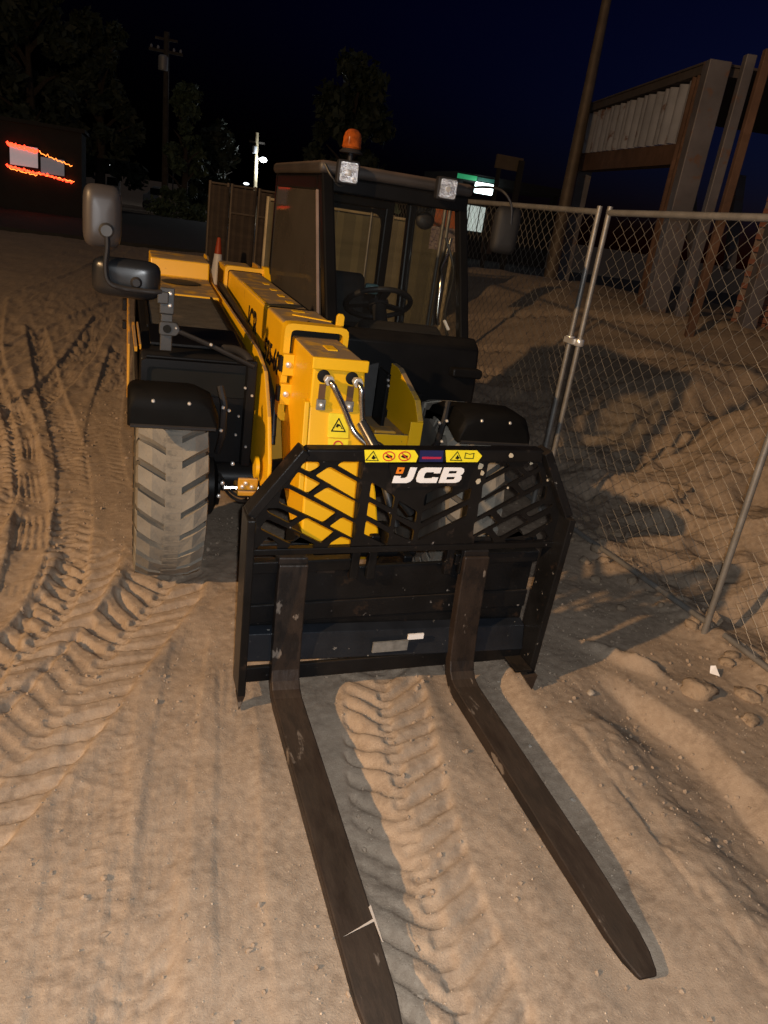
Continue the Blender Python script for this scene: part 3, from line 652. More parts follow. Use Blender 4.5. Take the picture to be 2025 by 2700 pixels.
m_ = MB(); m_.prism([(2.262, 0.245), (2.225, 0.232), (2.20, 0.140), (2.215, 0.134), (2.245, 0.215), (2.262, 0.22)], 0.398, 1.452)
build('lower_rail', m_, pmat('rail_paint', (0.012, 0.014, 0.018), 0.28, 0.0, 0.3, 9, wear=(0.08, 0.075, 0.07), wthr=0.65, wscale=16, wear2=(0.2, 0.19, 0.17), w2thr=0.68, w2scale=40, spec=0.35, bump=0.1), carriage, bevel=0.003)
cpart('bottom_plate', 0.398, 1.452, 2.205, 2.225, 0.075, 0.132)
cpart('upper_bar', 0.398, 0.76, 2.235, 2.275, 0.472, 0.515); cpart('upper_bar', 1.12, 1.450, 2.235, 2.275, 0.472, 0.515)
build('cross_tube', MB().tube([(1.14, 2.30, 0.545), (1.46, 2.30, 0.56)], 0.014, 10), STEEL, carriage, smooth=True)
build('cross_tube', MB().tube([(0.39, 2.30, 0.525), (0.60, 2.30, 0.535)], 0.012, 10), STEEL, carriage, smooth=True)
for x in (0.735, 0.795, 1.08, 1.135): cpart('upright', x, x + 0.03, 2.225, 2.255, 0.44, 0.60)
cpart('corner_gusset', 1.38, 1.450, 2.10, 2.20, 0.085, 0.095)
m_ = MB(); m_.prism([(1.425, 0.08), (1.478, 0.088), (1.468, 0.025)], 2.10, 2.14, 'Y'); build('corner_foot', m_, FORKM, carriage)
m_ = MB(); m_.prism([(0.371, 0.06), (0.398, 0.06), (0.381, 0.005)], 2.12, 2.16, 'Y'); build('corner_foot', m_, FORKM, carriage)
cpart('rating_label', 0.845, 0.975, 2.188, 2.196, 0.165, 0.205, LABEL, 0.0); lo_ = cpart('white_label', 0.972, 1.03, 2.188, 2.196, 0.208, 0.228, WHITE, 0.0)
cpart('weld_scar', 0.63, 0.69, 2.255, 2.262, 0.455, 0.468, FORKM, 0.0)
# cut-out guard plate
holes = [[(0.522,0.841),(0.533,0.857),(0.574,0.858),(0.579,0.845),(0.552,0.827)], [(0.639,0.852),(0.651,0.862),(0.718,0.864),(0.717,0.811)],
 [(0.611,0.844),(0.723,0.789),(0.717,0.737),(0.573,0.815)], [(0.514,0.823),(0.587,0.788),(0.553,0.757),(0.493,0.785)], [(0.613,0.776),(0.724,0.723),(0.719,0.670),(0.573,0.747)],
 [(0.470,0.767),(0.483,0.770),(0.649,0.690),(0.613,0.658),(0.465,0.725)], [(0.430,0.700),(0.465,0.702),(0.526,0.674),(0.502,0.657),(0.436,0.690)], [(0.674,0.675),(0.727,0.649),(0.721,0.602),(0.638,0.644)],
 [(0.431,0.664),(0.545,0.612),(0.512,0.585),(0.415,0.635)], [(0.556,0.671),(0.650,0.623),(0.614,0.587),(0.513,0.639)], [(0.443,0.605),(0.475,0.575),(0.465,0.562),(0.410,0.565)],
 [(0.534,0.607),(0.592,0.578),(0.578,0.564),(0.505,0.564),(0.520,0.585)], [(0.679,0.607),(0.712,0.594),(0.712,0.569),(0.637,0.566),(0.648,0.585)]]
left_pane = [list(h) for h in holes]
for h in left_pane:
    holes.append([(1.145 + (0.727 - x)*0.955, z + 0.041*(1.145 + (0.727 - x)*0.955 - x) - 0.004) for x, z in h])
for k in range(3):   # middle panel: the V under the badge
    z0 = 0.795 - 0.066*k
    holes.append([(0.757, z0), (0.838, z0 - 0.043), (0.838, z0 - 0.083), (0.757, z0 - 0.045)])
    if k < 2: z1 = 0.735 - 0.066*k; holes.append([(0.858, z1), (0.925, z1 - 0.036), (0.925, z1 - 0.072), (0.858, z1 - 0.046)])
for k in range(3):
    z0 = 0.600 + 0.062*k; x1 = 1.105 if k < 2 else 1.035; dz_ = (x1 - 0.948)*0.55
    holes.append([(0.948, z0), (x1, z0 + dz_), (x1, z0 + dz_ + 0.040), (0.948, z0 + 0.036)])
def grow(poly, d):
    # push every edge of a convex hole outward by d
    cx = sum(p[0] for p in poly)/len(poly); cz_ = sum(p[1] for p in poly)/len(poly); L_ = []
    for i in range(len(poly)):
        a = Vector(poly[i]); b = Vector(poly[(i+1) % len(poly)]); t = (b - a).normalized(); nn = Vector((-t.y, t.x))
        if nn.dot(Vector((cx, cz_)) - a) > 0: nn = -nn
        L_.append((a + nn*d, t))
    out = []
    for i in range(len(poly)):
        (p, t), (q, u_) = L_[i-1], L_[i]; den = t.x*u_.y - t.y*u_.x
        out.append(tuple(p + t*(((q.x - p.x)*u_.y - (q.y - p.y)*u_.x)/den)) if abs(den) > 0.15 else (poly[i][0], poly[i][1]))
    return out
outline = [(0.372, 0.548), (0.372, 0.690), (0.523, 0.905), (1.340, 0.938), (1.480, 0.708), (1.474, 0.575)]
guard = flat_plate('guard_plate', [outline] + [rounded(grow(h, 0.003), 0.009) for h in holes], 2.198, 0.012, GRILL, carriage)
m_ = MB(); xzbar(m_, (0.53, 0.886), (1.338, 0.919), 0.040, 2.168, 2.225); build('top_bar', m_, GRILL, carriage, bevel=0.006)
for a, b in (((0.745, 0.56), (0.733, 0.87)), ((1.135, 0.575), (1.118, 0.885))):
    m_ = MB(); xzbar(m_, a, b, 0.030, 2.205, 2.245); build('guard_upright', m_, GRILL, carriage, bevel=0.003)
m_ = MB(); xzbar(m_, (0.376, 0.552), (1.474, 0.585), 0.022, 2.186, 2.215); build('guard_foot', m_, GRILL, carriage, bevel=0.003)
# stickers and badge
def stick(name, pts, mat, par, y, th=0.0012): return flat_plate(name, [pts], y, th, mat, par)
def tz(x, dz=0.0): return 0.886 + (x - 0.53)*0.0408 + dz
YS = 2.1672
s1 = stick('warning_sticker', [(0.708, tz(0.708, 0.021)), (0.872, tz(0.872, 0.021)), (0.888, tz(0.888, 0.002)), (0.884, tz(0.884, -0.019)), (0.716, tz(0.716, -0.019))], STK, carriage, YS)
s2 = stick('warning_sticker', [(0.978, tz(0.978, 0.021)), (1.088, tz(1.088, 0.021)), (1.110, tz(1.11, 0.002)), (1.098, tz(1.098, -0.019)), (0.988, tz(0.988, -0.019))], STK, carriage, YS)
s3 = stick('navy_sticker', [(0.892, tz(0.892, 0.020)), (0.972, tz(0.972, 0.020)), (0.975, tz(0.975, -0.018)), (0.894, tz(0.894, -0.018))], BLUE, carriage, YS)
stick('crimson_line', [(0.902, tz(0.902, -0.001)), (0.968, tz(0.968, -0.001)), (0.966, tz(0.966, -0.008)), (0.902, tz(0.902, -0.008))], PINK, s3, YS - 0.0013)
for par, cx in ((s1, 0.737), (s2, 1.020)):
    zc = tz(cx)
    for q in ring_bars([(cx - 0.020, zc - 0.013), (cx + 0.020, zc - 0.013), (cx, zc + 0.017)], 0.0022): stick('triangle_edge', q, INK, par, YS - 0.0013)
    stick('pictogram', [(cx - 0.004, zc - 0.006), (cx + 0.003, zc + 0.006), (cx + 0.007, zc - 0.001), (cx + 0.012, zc - 0.004), (cx + 0.004, zc - 0.010)], INK, par, YS - 0.0013)
for cx in (0.790, 0.842):
    zc = tz(cx, 0.001); ro = [(cx + 0.021*math.cos(a*math.pi/10), zc + 0.0165*math.sin(a*math.pi/10)) for a in range(20)]; ri = [(cx + 0.0175*math.cos(a*math.pi/10), zc + 0.013*math.sin(a*math.pi/10)) for a in range(20)]
    flat_plate('red_ring', [ro, ri], YS - 0.0013, 0.0012, REDI, s1)
    stick('slash', [(cx - 0.014, zc + 0.010), (cx - 0.011, zc + 0.012), (cx + 0.014, zc - 0.009), (cx + 0.011, zc - 0.011)], REDI, s1, YS - 0.0026)
    stick('pictogram', [(cx - 0.012, zc - 0.002), (cx - 0.004, zc + 0.007), (cx + 0.003, zc + 0.003), (cx + 0.011, zc + 0.002), (cx + 0.010, zc - 0.006), (cx - 0.002, zc - 0.007)], INK, s1, YS - 0.0013)
bx0 = 1.064; zc = tz(bx0, 0.002)
for q in ring_bars([(bx0 - 0.015, zc - 0.008), (bx0 + 0.015, zc - 0.008), (bx0 + 0.015, zc + 0.010), (bx0, zc + 0.006), (bx0 - 0.015, zc + 0.010)], 0.0022): stick('manual_symbol', q, INK, s2, YS - 0.0013)
badge = stick('badge_plate', [(0.800, 0.868), (1.075, 0.880), (1.062, 0.800), (0.825, 0.788)], GRILL, carriage, 2.185, 0.010)
LU = 0.0535; LX, LZ = 0.818, 0.804
def lg(pts): return [(LX + (p[0] + 0.20*p[1])*LU, LZ + p[1]*LU + (p[0]*LU)*0.035) for p in pts]
flat_plate('badge_letter', [lg([(0,0),(0.95,0),(1.15,0.10),(1.25,0.30),(1.25,1),(0.83,1),(0.83,0.42),(0.74,0.32),(0.42,0.32),(0.42,0.46),(0,0.46)])], 2.1790, 0.002, WHITE, badge)
flat_plate('badge_letter', [lg([(2.86,1),(1.80,1),(1.55,0.92),(1.45,0.72),(1.45,0.28),(1.55,0.08),(1.80,0),(2.86,0),(2.86,0.36),(2.46,0.36),(2.46,0.30),(1.98,0.30),(1.90,0.38),(1.90,0.62),(1.98,0.70),(2.46,0.70),(2.46,0.62),(2.86,0.62)])], 2.1790, 0.002, WHITE, badge)
flat_plate('badge_letter', [lg([(3.0,0),(4.12,0),(4.34,0.08),(4.42,0.24),(4.38,0.42),(4.26,0.50),(4.38,0.58),(4.42,0.76),(4.34,0.92),(4.12,1),(3.0,1)]), lg([(3.42,0.22),(3.95,0.22),(3.95,0.39),(3.42,0.39)]), lg([(3.42,0.61),(3.95,0.61),(3.95,0.78),(3.42,0.78)])], 2.1790, 0.002, WHITE, badge)
flat_plate('badge_square', [lg([(0.03,0.60),(0.47,0.60),(0.47,1.0),(0.03,1.0)]), lg([(0.17,0.73),(0.33,0.73),(0.33,0.87),(0.17,0.87)])], 2.1790, 0.002, ORG, badge)
# paint chips and tape scraps on the guard
for (x, z, s) in ((1.125, 0.868, 0.016), (1.135, 0.845, 0.011), (1.128, 0.815, 0.014), (1.215, 0.917, 0.012), (1.31, 0.885, 0.008), (1.242, 0.795, 0.006), (1.385, 0.845, 0.010), (1.39, 0.828, 0.008)):
    random.seed(int(x*1000)); stick('paint_scrap', [(x + s*random.uniform(0.5, 1)*math.cos(a*1.05), z + s*random.uniform(0.5, 1)*math.sin(a*1.05)) for a in range(6)], pmat('pale_scrap', (0.42, 0.36, 0.26), 0.7), carriage, YS - 0.001 if z > 0.9 else 2.1913)

# forks
def fork(xc, tip):
    w = 0.049; prof = []
    # centre line (y, z, thickness, half-width) from the hook to the tip
    path = [(2.228, cz(xc, 0.512)+0.0, 0.040, w), (2.222, 0.40, 0.042, w), (2.206, 0.22, 0.044, w), (2.190, 0.118, 0.046, w), (2.172, 0.075, 0.048, w), (2.140, 0.048, 0.048, w), (2.095, 0.038, 0.046, w),
            (1.90, 0.037, 0.044, w), (1.60, 0.036, 0.040, w*1.0), (1.30, 0.034, 0.032, w*1.0), (tip + 0.12, 0.030, 0.022, w*0.97), (tip + 0.055, 0.028, 0.018, w*0.83), (tip + 0.012, 0.026, 0.013, w*0.60), (tip, 0.025, 0.010, w*0.48)]
    v = []; f = []
    for i, (y, z, t, hw) in enumerate(path):
        a = path[max(i-1, 0)]; b = path[min(i+1, len(path)-1)]
        ty, tzz = b[0]-a[0], b[1]-a[1]; l = math.hypot(ty, tzz); ny, nz = -tzz/l, ty/l      # normal in the y-z plane
        if nz < 0 or (abs(nz) < 1e-6 and ny > 0): ny, nz = -ny, -nz
        if i < 3: ny, nz = -1.0, 0.08
        for sx in (-1, 1):
            for sn in (-1, 1): v.append((xc + sx*hw, y + sn*ny*t/2, z + sn*nz*t/2))
    for i in range(len(path)-1):
        a, b = 4*i, 4*(i+1)
        f += [(a, a+1, b+1, b), (a+2, b+2, b+3, a+3), (a+1, a+3, b+3, b+1), (a, b, b+2, a+2)]
    f += [(0, 2, 3, 1), (4*len(path)-4, 4*len(path)-3, 4*len(path)-1, 4*len(path)-2)]
    mb = MB(); mb.add(v, f)
    # top hook
    zt = cz(xc, 0.512); mb.box(xc - w, xc + w, 2.222, 2.290, zt - 0.004, zt + 0.022)
    return build('fork', mb, FORKM, carriage, bevel=0.005, seg=2)
f1 = fork(0.537, 0.93); f2 = fork(1.192, 0.975)
# bare scratch lines on the left fork, a shiny rub on the right one
SCR = pmat('fresh_scratch', (0.50, 0.44, 0.38), 0.5)
def fz(y): return 0.0555 + (y - 1.0)*0.0035
m_ = MB(); m_.add([(0.500, 1.196, 0.0500), (0.582, 1.222, 0.0500), (0.582, 1.230, 0.0500), (0.540, 1.212, 0.0500)], [(0, 1, 2, 3)]); so = build('scratch', m_, SCR, f1)
so.modifiers.new('solid', 'SOLIDIFY').thickness = 0.0008
m_ = MB(); m_.add([(0.580, 1.262, 0.0512), (0.5868, 1.268, 0.0510), (0.5872, 1.165, 0.0490), (0.5845, 1.17, 0.0493)], [(0, 1, 2, 3)]); so = build('scratch', m_, SCR, f1)
so.modifiers.new('solid', 'SOLIDIFY').thickness = 0.0010

# ---- engine cover on the left
MESHM = pmat('dusty_mesh', (0.060, 0.056, 0.050), 0.8, 0, 0.35, 14, wear=(0.12, 0.10, 0.08), wthr=0.60, wscale=7, bump=0.5, bscale=260)
eb = MB(); eb.prism([(3.19, 0.86), (3.19, 0.93), (3.215, 0.955), (3.60, 0.975), (4.70, 1.0), (5.6, 1.0), (5.6, 0.50), (3.19, 0.50)], 0.062, 0.512)
eng = build('engine_cover', eb, BLK, TH, bevel=0.010, seg=3, smooth=True)
build('intake_shade_panel', MB().prism(rounded([(0.088, 0.795), (0.488, 0.795), (0.488, 0.905), (0.088, 0.905)], 0.02), 3.180, 3.1895, 'Y'), INK, eng)  # black panel stands for the opening's shade, no hollow behind it
frm = flat_plate('intake_frame', [rounded([(0.066, 0.770), (0.510, 0.770), (0.510, 0.935), (0.066, 0.935)], 0.02), rounded([(0.088, 0.795), (0.488, 0.795), (0.488, 0.905), (0.088, 0.905)], 0.02)], 3.178, 0.02, BLKG, eng)
build('cover_edge', MB().tube([(0.085, 3.178, 0.9425), (0.44, 3.178, 0.9425)], 0.0065, 8), BLKG, eng, smooth=True)
mp_ = MB(); mp_.prism([(3.66, 0.982), (4.58, 1.0035), (4.58, 1.0065), (3.66, 0.985)], 0.115, 0.462)
msh = build('radiator_screen', mp_, MESHM, eng)
build('screen_shroud', MB().prism([(3.30, 0.965), (3.62, 0.982), (3.62, 1.0), (3.30, 0.978)], 0.10, 0.48), BLKG, eng, bevel=0.004)
for x in (0.10, 0.466): build('screen_rail', MB().bar((x, 3.62, 0.986), (x + 0.0, 4.60, 1.008), 0.014, 0.014), BLK, eng, bevel=0.002)
sp = MB(); sp.prism([(3.36, 0.72), (3.36, 0.95), (3.55, 1.0), (5.2, 1.02), (5.2, 0.72)], 0.014, 0.024)
spo = build('side_panel', sp, YELD, TH, bevel=0.003)
build('hinge', MB().box(-0.012, 0.010, 4.55, 4.63, 0.90, 0.97), BLK, spo, bevel=0.004)
build('hinge', MB().box(-0.010, 0.010, 4.20, 4.26, 0.86, 0.90), BLK, spo, bevel=0.004)
build('louvre_edge', MB().bar((0.045, 3.24, 0.955), (0.035, 3.52, 1.005), 0.010, 0.02), YELD, spo); build('louvre_edge', MB().bar((0.062, 3.24, 0.965), (0.052, 3.50, 1.010), 0.006, 0.02), YELD, spo)
# rear tank cover with a raised dark disc, painted for the filler recess's shade
rt = MB(); rt.prism([(4.62, 0.98), (4.62, 1.012), (5.28, 1.03), (5.30, 1.135), (5.34, 1.14), (5.75, 1.14), (5.75, 0.55), (4.9, 0.55)], 0.150, 0.515)
rto = build('rear_cover', rt, YEL, TH, bevel=0.008)
fl = MB(); fl.lathe([(0.112, 0.0), (0.118, 0.004), (0.10, 0.010), (0.06, 0.012), (0.001, 0.012)], (0.325, 5.05, 1.024), 'Z', 28)
build('filler_shade_disc', fl, pmat('recess_shade', (0.03, 0.022, 0.012), 0.8), rto, smooth=True)

# ---- mirrors on the left
def mirror_head(cx, cy_, cz_, w, h, par, tilt=0.0, mat=MIRB):
    prof = []
    for k in range(28):
        a = 2*math.pi*k/28; c, s = math.cos(a), math.sin(a); e = 0.42
        prof.append((math.copysign(abs(c)**e, c)*w/2, math.copysign(abs(s)**e, s)*h/2))
    mb = MB(); layers = [(0.028, 1.0), (0.020, 1.03), (0.0, 1.03), (-0.012, 0.97), (-0.024, 0.84), (-0.030, 0.55), (-0.031, 0.12)]
    vs = []; fs = []
    for y, sc in layers: vs += [(p[0]*sc, y, p[1]*sc) for p in prof]
    n = 28
    for i in range(len(layers)-1): fs += [(i*n + k, i*n + (k+1) % n, (i+1)*n + (k+1) % n, (i+1)*n + k) for k in range(n)]
    fs += [tuple(range(n)), tuple((len(layers)-1)*n + k for k in range(n-1, -1, -1))]
    rot = Matrix.Translation((cx, cy_, cz_)) @ Matrix.Rotation(tilt, 4, 'Z')
    mb.add([rot @ Vector(v) for v in vs], fs)
    o = build('mirror_housing', mb, mat, par, smooth=True)
    gl = MB().prism([(p[0]*0.93, p[1]*0.93) for p in prof], 0.0285, 0.031, 'Y'); gl.v = [tuple(rot @ Vector(v)) for v in gl.v]
    build('mirror_glass', gl, pmat('mirror_glass', (0.8, 0.8, 0.8), 0.03, 1.0, 0.0), o)
    return o
arm = MB().tube(bend([(-0.068, 3.175, 1.40), (-0.064, 3.17, 1.34), (-0.070, 3.165, 1.27), (-0.058, 3.16, 1.215), (-0.01, 3.155, 1.197), (0.09, 3.155, 1.194), (0.135, 3.16, 1.196)], 5), 0.0105, 9)
mir = build('mirror_arm', arm, PLAST, TH, smooth=True)
mirror_head(-0.083, 3.215, 1.440, 0.132, 0.215, mir, R(8))
mirror_head(0.004, 3.205, 1.228, 0.244, 0.142, mir, R(-6), MIRG)
cl = MB(); cl.lathe([(0.026, 0.012), (0.028, -0.004), (0.020, -0.016), (0.001, -0.016)], (-0.068, 3.176, 1.395), 'Y', 16); build('ball_clamp', cl, GREYP, mir, smooth=True)
cl = MB(); cl.lathe([(0.020, 0.012), (0.022, -0.004), (0.014, -0.014), (0.001, -0.014)], (0.040, 3.165, 1.222), 'Y', 16); build('ball_clamp', cl, PLAST, mir, smooth=True)
bk = MB(); bk.box(0.128, 0.183, 3.165, 3.18, 1.115, 1.215); bk.box(0.118, 0.160, 3.15, 3.164, 1.155, 1.20); bk.box(0.134, 0.180, 3.17, 3.19, 0.97, 1.114)
bko = build('mirror_bracket', bk, GREYP, TH, bevel=0.004)
cb = MB().prism(rounded([(0.128, 1.035), (0.195, 1.035), (0.210, 1.060), (0.195, 1.088), (0.128, 1.088)], 0.012), 3.145, 3.168, 'Y'); build('clamp_block', cb, GREYP, bko, bevel=0.004)
build('bore_shade_disc', MB().lathe([(0.016, 0.0), (0.016, -0.003), (0.001, -0.003)], (0.158, 3.144, 1.062), 'Y', 18), INK, bko, smooth=True)  # black disc painted in place of the dark bore
bolts('bolt', [(0.166, 3.163, 1.195), (0.166, 3.163, 1.150)], 0.0085, bko); bolts('bolt', [(0.192, 3.144, 1.068)], 0.005, bko)
ry = build('mirror_stay', MB().tube([(0.185, 3.16, 1.06), (0.33, 3.12, 1.015), (0.495, 3.07, 0.955)], 0.010, 9), PLAST, TH, smooth=True)
bolts('bolt', [(0.325, 3.108, 1.022)], 0.007, ry)
build('duct_elbow', MB().tube(bend([(0.40, 3.30, 0.975), (0.45, 3.22, 0.985), (0.49, 3.15, 0.96), (0.497, 3.13, 0.90)]), 0.018, 10), PLAST, eng, smooth=True)

# ---- cab
XL, XR = 0.885, 1.672
ZR = -0.045
cf = MB()
cf.bar((XL + 0.028, 3.56, 1.06), (XL + 0.028, 3.97, 1.720), 0.060, 0.075, (0, 1, 0)); cf.bar((XR - 0.022, 3.60, 0.86), (XR - 0.022, 4.02, 1.720), 0.052, 0.060, (0, 1, 0))
cf.bar((XL + 0.03, 5.20, 0.80), (XL + 0.03, 5.20, 1.720), 0.06, 0.06); cf.bar((XR - 0.03, 5.20, 0.80), (XR - 0.03, 5.20, 1.720), 0.06, 0.06)
cf.bar((XR - 0.022, 4.70, 0.86), (XR - 0.022, 4.78, 1.720), 0.05, 0.06, (0, 1, 0))
cf.box(XL, XR, 3.96, 4.03, 1.655, 1.730); cf.box(XL, XR, 5.17, 5.23, 1.615, 1.730); cf.box(XR - 0.045, XR, 4.03, 5.17, 1.670, 1.727); cf.box(XL, XL + 0.05, 4.03, 5.17, 1.655, 1.727)
cab = build('cab_frame', cf, BLKG, TH, bevel=0.010, seg=2)
ROOF = pmat('dusty_roof', (0.035, 0.030, 0.028), 0.5, 0, 0.25, 5, dust=0.85, dustcol=(0.10, 0.066, 0.048))
build('roof', MB().box(XL - 0.012, XR + 0.02, 3.955, 5.30, 1.731, 1.793), ROOF, cab, bevel=0.026, seg=4, smooth=True)
cw = MB(); cw.prism([(3.50, 0.74), (3.50, 0.86), (3.53, 1.035), (3.60, 1.075), (3.68, 1.06), (3.68, 0.74)], XL, XR + 0.01)
build('cab_cowl', cw, BLK, cab, bevel=0.014, seg=3, smooth=True)
build('cab_base', MB().box(XL, XR, 3.685, 5.23, 0.62, 0.80), BLK, cab, bevel=0.01)
build('cab_back', MB().box(XL + 0.062, XR - 0.062, 5.18, 5.22, 0.802, 1.02), BLK, cab, bevel=0.006)
build('cab_side', MB().box(XL, XL + 0.035, 3.69, 5.16, 0.802, 1.02), BLK, cab, bevel=0.006)
flat_plate('rear_window_frame', [[(XL + 0.061, 1.022), (XR - 0.061, 1.022), (XR - 0.061, 1.613), (XL + 0.061, 1.613)], rounded([(0.985, 1.065), (1.625, 1.065), (1.60, 1.587), (0.985, 1.587)], 0.07)], 5.20, 0.03, BLK, cab)
build('rear_window', MB().box(0.96, 1.635, 5.196, 5.201, 1.045, 1.605), GLS_CLEAR, cab)
sg = MB(); sg.prism([(3.66, 1.03), (4.015, 1.655), (5.165, 1.655), (5.165, 1.03)], XL + 0.006, XL + 0.012)
build('side_window', sg, GLS_DUST, cab)
ws = MB(); ws.add([(XL + 0.062, 3.575, 1.09), (XR - 0.052, 3.615, 1.0), (XR - 0.052, 3.955, 1.653), (XL + 0.062, 3.925, 1.653), (XL + 0.062, 3.580, 1.09), (XR - 0.052, 3.620, 1.0), (XR - 0.052, 3.960, 1.653), (XL + 0.062, 3.930, 1.653)],
    [(0,1,2,3),(7,6,5,4),(0,4,5,1),(1,5,6,2),(2,6,7,3),(3,7,4,0)])
build('windscreen', ws, GLS_CLEAR, cab)
dg = MB(); dg.prism([(3.68, 0.84), (4.05, 1.655), (4.72, 1.655), (4.68, 0.84)], XR - 0.022, XR - 0.016); build('door_glass', dg, GLS_CLEAR, cab)
build('pillar_trim', MB().bar((XL - 0.002, 3.665, 1.02), (XL - 0.002, 4.0, 1.655), 0.012, 0.010, (0, 1, 0)), pmat('pillar_trim', (0.22, 0.17, 0.15), 0.4), cab)
ds = MB(); ds.prism([(3.70, 0.82), (3.70, 1.055), (3.80, 1.095), (3.90, 1.05), (3.96, 0.82)], 1.12, 1.56); build('dashboard', ds, PLAST, cab, bevel=0.035, seg=4, smooth=True)
build('steering_column', MB().tube([(1.285, 3.86, 0.95), (1.285, 4.02, 1.13)], 0.038, 12), PLAST, cab, smooth=True)
sw = MB(); ring = []
MW = Matrix.Translation((1.285, 4.04, 1.145)) @ Matrix.Rotation(R(-32), 4, 'X')
circ = [MW @ Vector((0.172*math.cos(a*math.pi/18), 0.172*math.sin(a*math.pi/18), 0)) for a in range(37)]
sw.tube(circ, 0.0145, 8, caps=False); sw.lathe([(0.055, -0.02), (0.055, 0.01), (0.04, 0.016), (0.001, 0.016)], (0, 0, 0), 'Z', 16)
k0 = len(sw.v) - 16*4
for i in range(k0, len(sw.v)): sw.v[i] = tuple(MW @ Vector(sw.v[i]))
for a in (R(20), R(160), R(270)): sw.bar(MW @ Vector((0.04*math.cos(a), 0.04*math.sin(a), 0)), MW @ Vector((0.168*math.cos(a), 0.168*math.sin(a), 0)), 0.04, 0.012, MW.to_3x3() @ Vector((0, 0, 1)))
build('steering_wheel', sw, PLAST, cab, smooth=True)
SEAT = pmat('seat_cloth', (0.02, 0.02, 0.021), 0.9, 0, 0.3, 20)
st = MB(); st.box(1.06, 1.48, 4.45, 4.92, 0.82, 0.92); build('seat_cushion', st, SEAT, cab, bevel=0.04, seg=3, smooth=True)
st = MB(); st.prism([(4.86, 0.90), (4.95, 1.215), (5.03, 1.215), (4.98, 0.90)], 1.07, 1.47); build('seat_back', st, SEAT, cab, bevel=0.05, seg=4, smooth=True)
TEAL = pmat('teal_plastic', (0.12, 0.24, 0.25), 0.4)
wl_ = MB().prism(rounded([(1.508, 1.085), (1.60, 1.085), (1.60, 1.15), (1.508, 1.15)], 0.02), 5.06, 5.10, 'Y'); wbx = build('teal_box', wl_, TEAL, cab, bevel=0.006)  # plain teal box on the rear ledge, with a paler front
build('teal_box_front', MB().box(1.54, 1.582, 5.052, 5.059, 1.10, 1.137), pmat('pale_teal', (0.45, 0.6, 0.62), 0.3), wbx, bevel=0.004)
rs = MB(); rs.lathe([(0.026, 0.0), (0.028, 0.01), (0.028, 0.055), (0.024, 0.062), (0.001, 0.062)], (1.585, 3.63, 1.062 - 0.125), 'Z', 16); rso = build('fluid_bottle', rs, pmat('milky_plastic', (0.50, 0.50, 0.53), 0.5), cab, smooth=True)
rs = MB(); rs.lathe([(0.029, 0.0), (0.029, 0.022), (0.02, 0.026), (0.001, 0.026)], (1.585, 3.63, 1.0), 'Z', 16); build('bottle_cap', rs, PLAST, rso, smooth=True)
build('wiper_base', MB().prism(rounded([(1.52, 0.90), (1.68, 0.90), (1.68, 0.945), (1.52, 0.945)], 0.015), 3.44, 3.50, 'Y'), BLK, cab, bevel=0.01)
build('grab_handle', MB().tube(bend([(1.665, 4.10, 1.52), (1.64, 4.08, 1.42), (1.60, 4.02, 1.36), (1.585, 3.95, 1.31), (1.585, 3.93, 1.15), (1.60, 3.93, 1.08)]), 0.011, 10), CHROME, cab, smooth=True)
build('hose_loop', MB().tube(bend([(1.615, 4.05, 1.52), (1.67, 4.0, 1.35), (1.62, 3.9, 1.14), (1.615, 3.75, 0.98)]), 0.008, 8), HOSE, cab, smooth=True)
build('door_catch', MB().bar((1.618, 3.82, 1.075), (1.587, 3.82, 1.12), 0.018, 0.012), WHITE, cab)
im = MB(); im.ball((1.485, 4.06, 1.588), 0.052, 16, 10, (1, 0.55, 0.85)); build('interior_mirror', im, PLAST, cab, smooth=True)
build('interior_mirror_stem', MB().tube([(1.485, 4.06, 1.64), (1.50, 4.02, 1.655)], 0.008, 8), PLAST, cab, smooth=True)
# roof lamps
for x in (1.005, 1.520):
    wm = MB(); wm.prism(rounded([(x - 0.058, 1.697), (x + 0.050, 1.697), (x + 0.050, 1.805), (x - 0.058, 1.805)], 0.014), 3.885, 3.93, 'Y'); wo_ = build('work_lamp', wm, PLAST, cab, bevel=0.006)
    build('lamp_lens', MB().prism(rounded([(x - 0.047, 1.707), (x + 0.041, 1.707), (x + 0.041, 1.796), (x - 0.047, 1.796)], 0.012), 3.878, 3.8845, 'Y'), LENS, wo_)
    build('lamp_bulb', MB().lathe([(0.012, 0.0), (0.014, -0.004), (0.001, -0.006)], (x - 0.003, 3.877, 1.750), 'Y', 12), BOLT, wo_, smooth=True)
    build('lamp_bracket', MB().bar((x, 3.935, 1.720), (x, 3.99, 1.697), 0.03, 0.02), BLK, wo_)
bc = MB(); bc.lathe([(0.044, 0.0), (0.050, 0.008), (0.047, 0.016), (0.046, 0.050), (0.040, 0.072), (0.027, 0.086), (0.012, 0.091), (0.001, 0.092)], (1.07, 4.15, 1.872), 'Z', 24)
beac = build('beacon_lamp', bc, AMBER, cab, smooth=True)
bb = MB(); bb.lathe([(0.058, 0.0), (0.060, 0.006), (0.048, 0.016), (0.046, 0.020)], (1.07, 4.15, 1.851), 'Z', 20); bb.tube([(1.07, 4.15, 1.78), (1.07, 4.15, 1.852)], 0.013, 10); build('beacon_base', bb, PLAST, beac, smooth=True)
build('lamp_cable', MB().tube(bend([(0.90, 3.96, 1.775), (0.93, 3.93, 1.725), (0.97, 3.93, 1.690), (1.0, 3.93, 1.697)]), 0.006, 7), HOSE, cab, smooth=True)
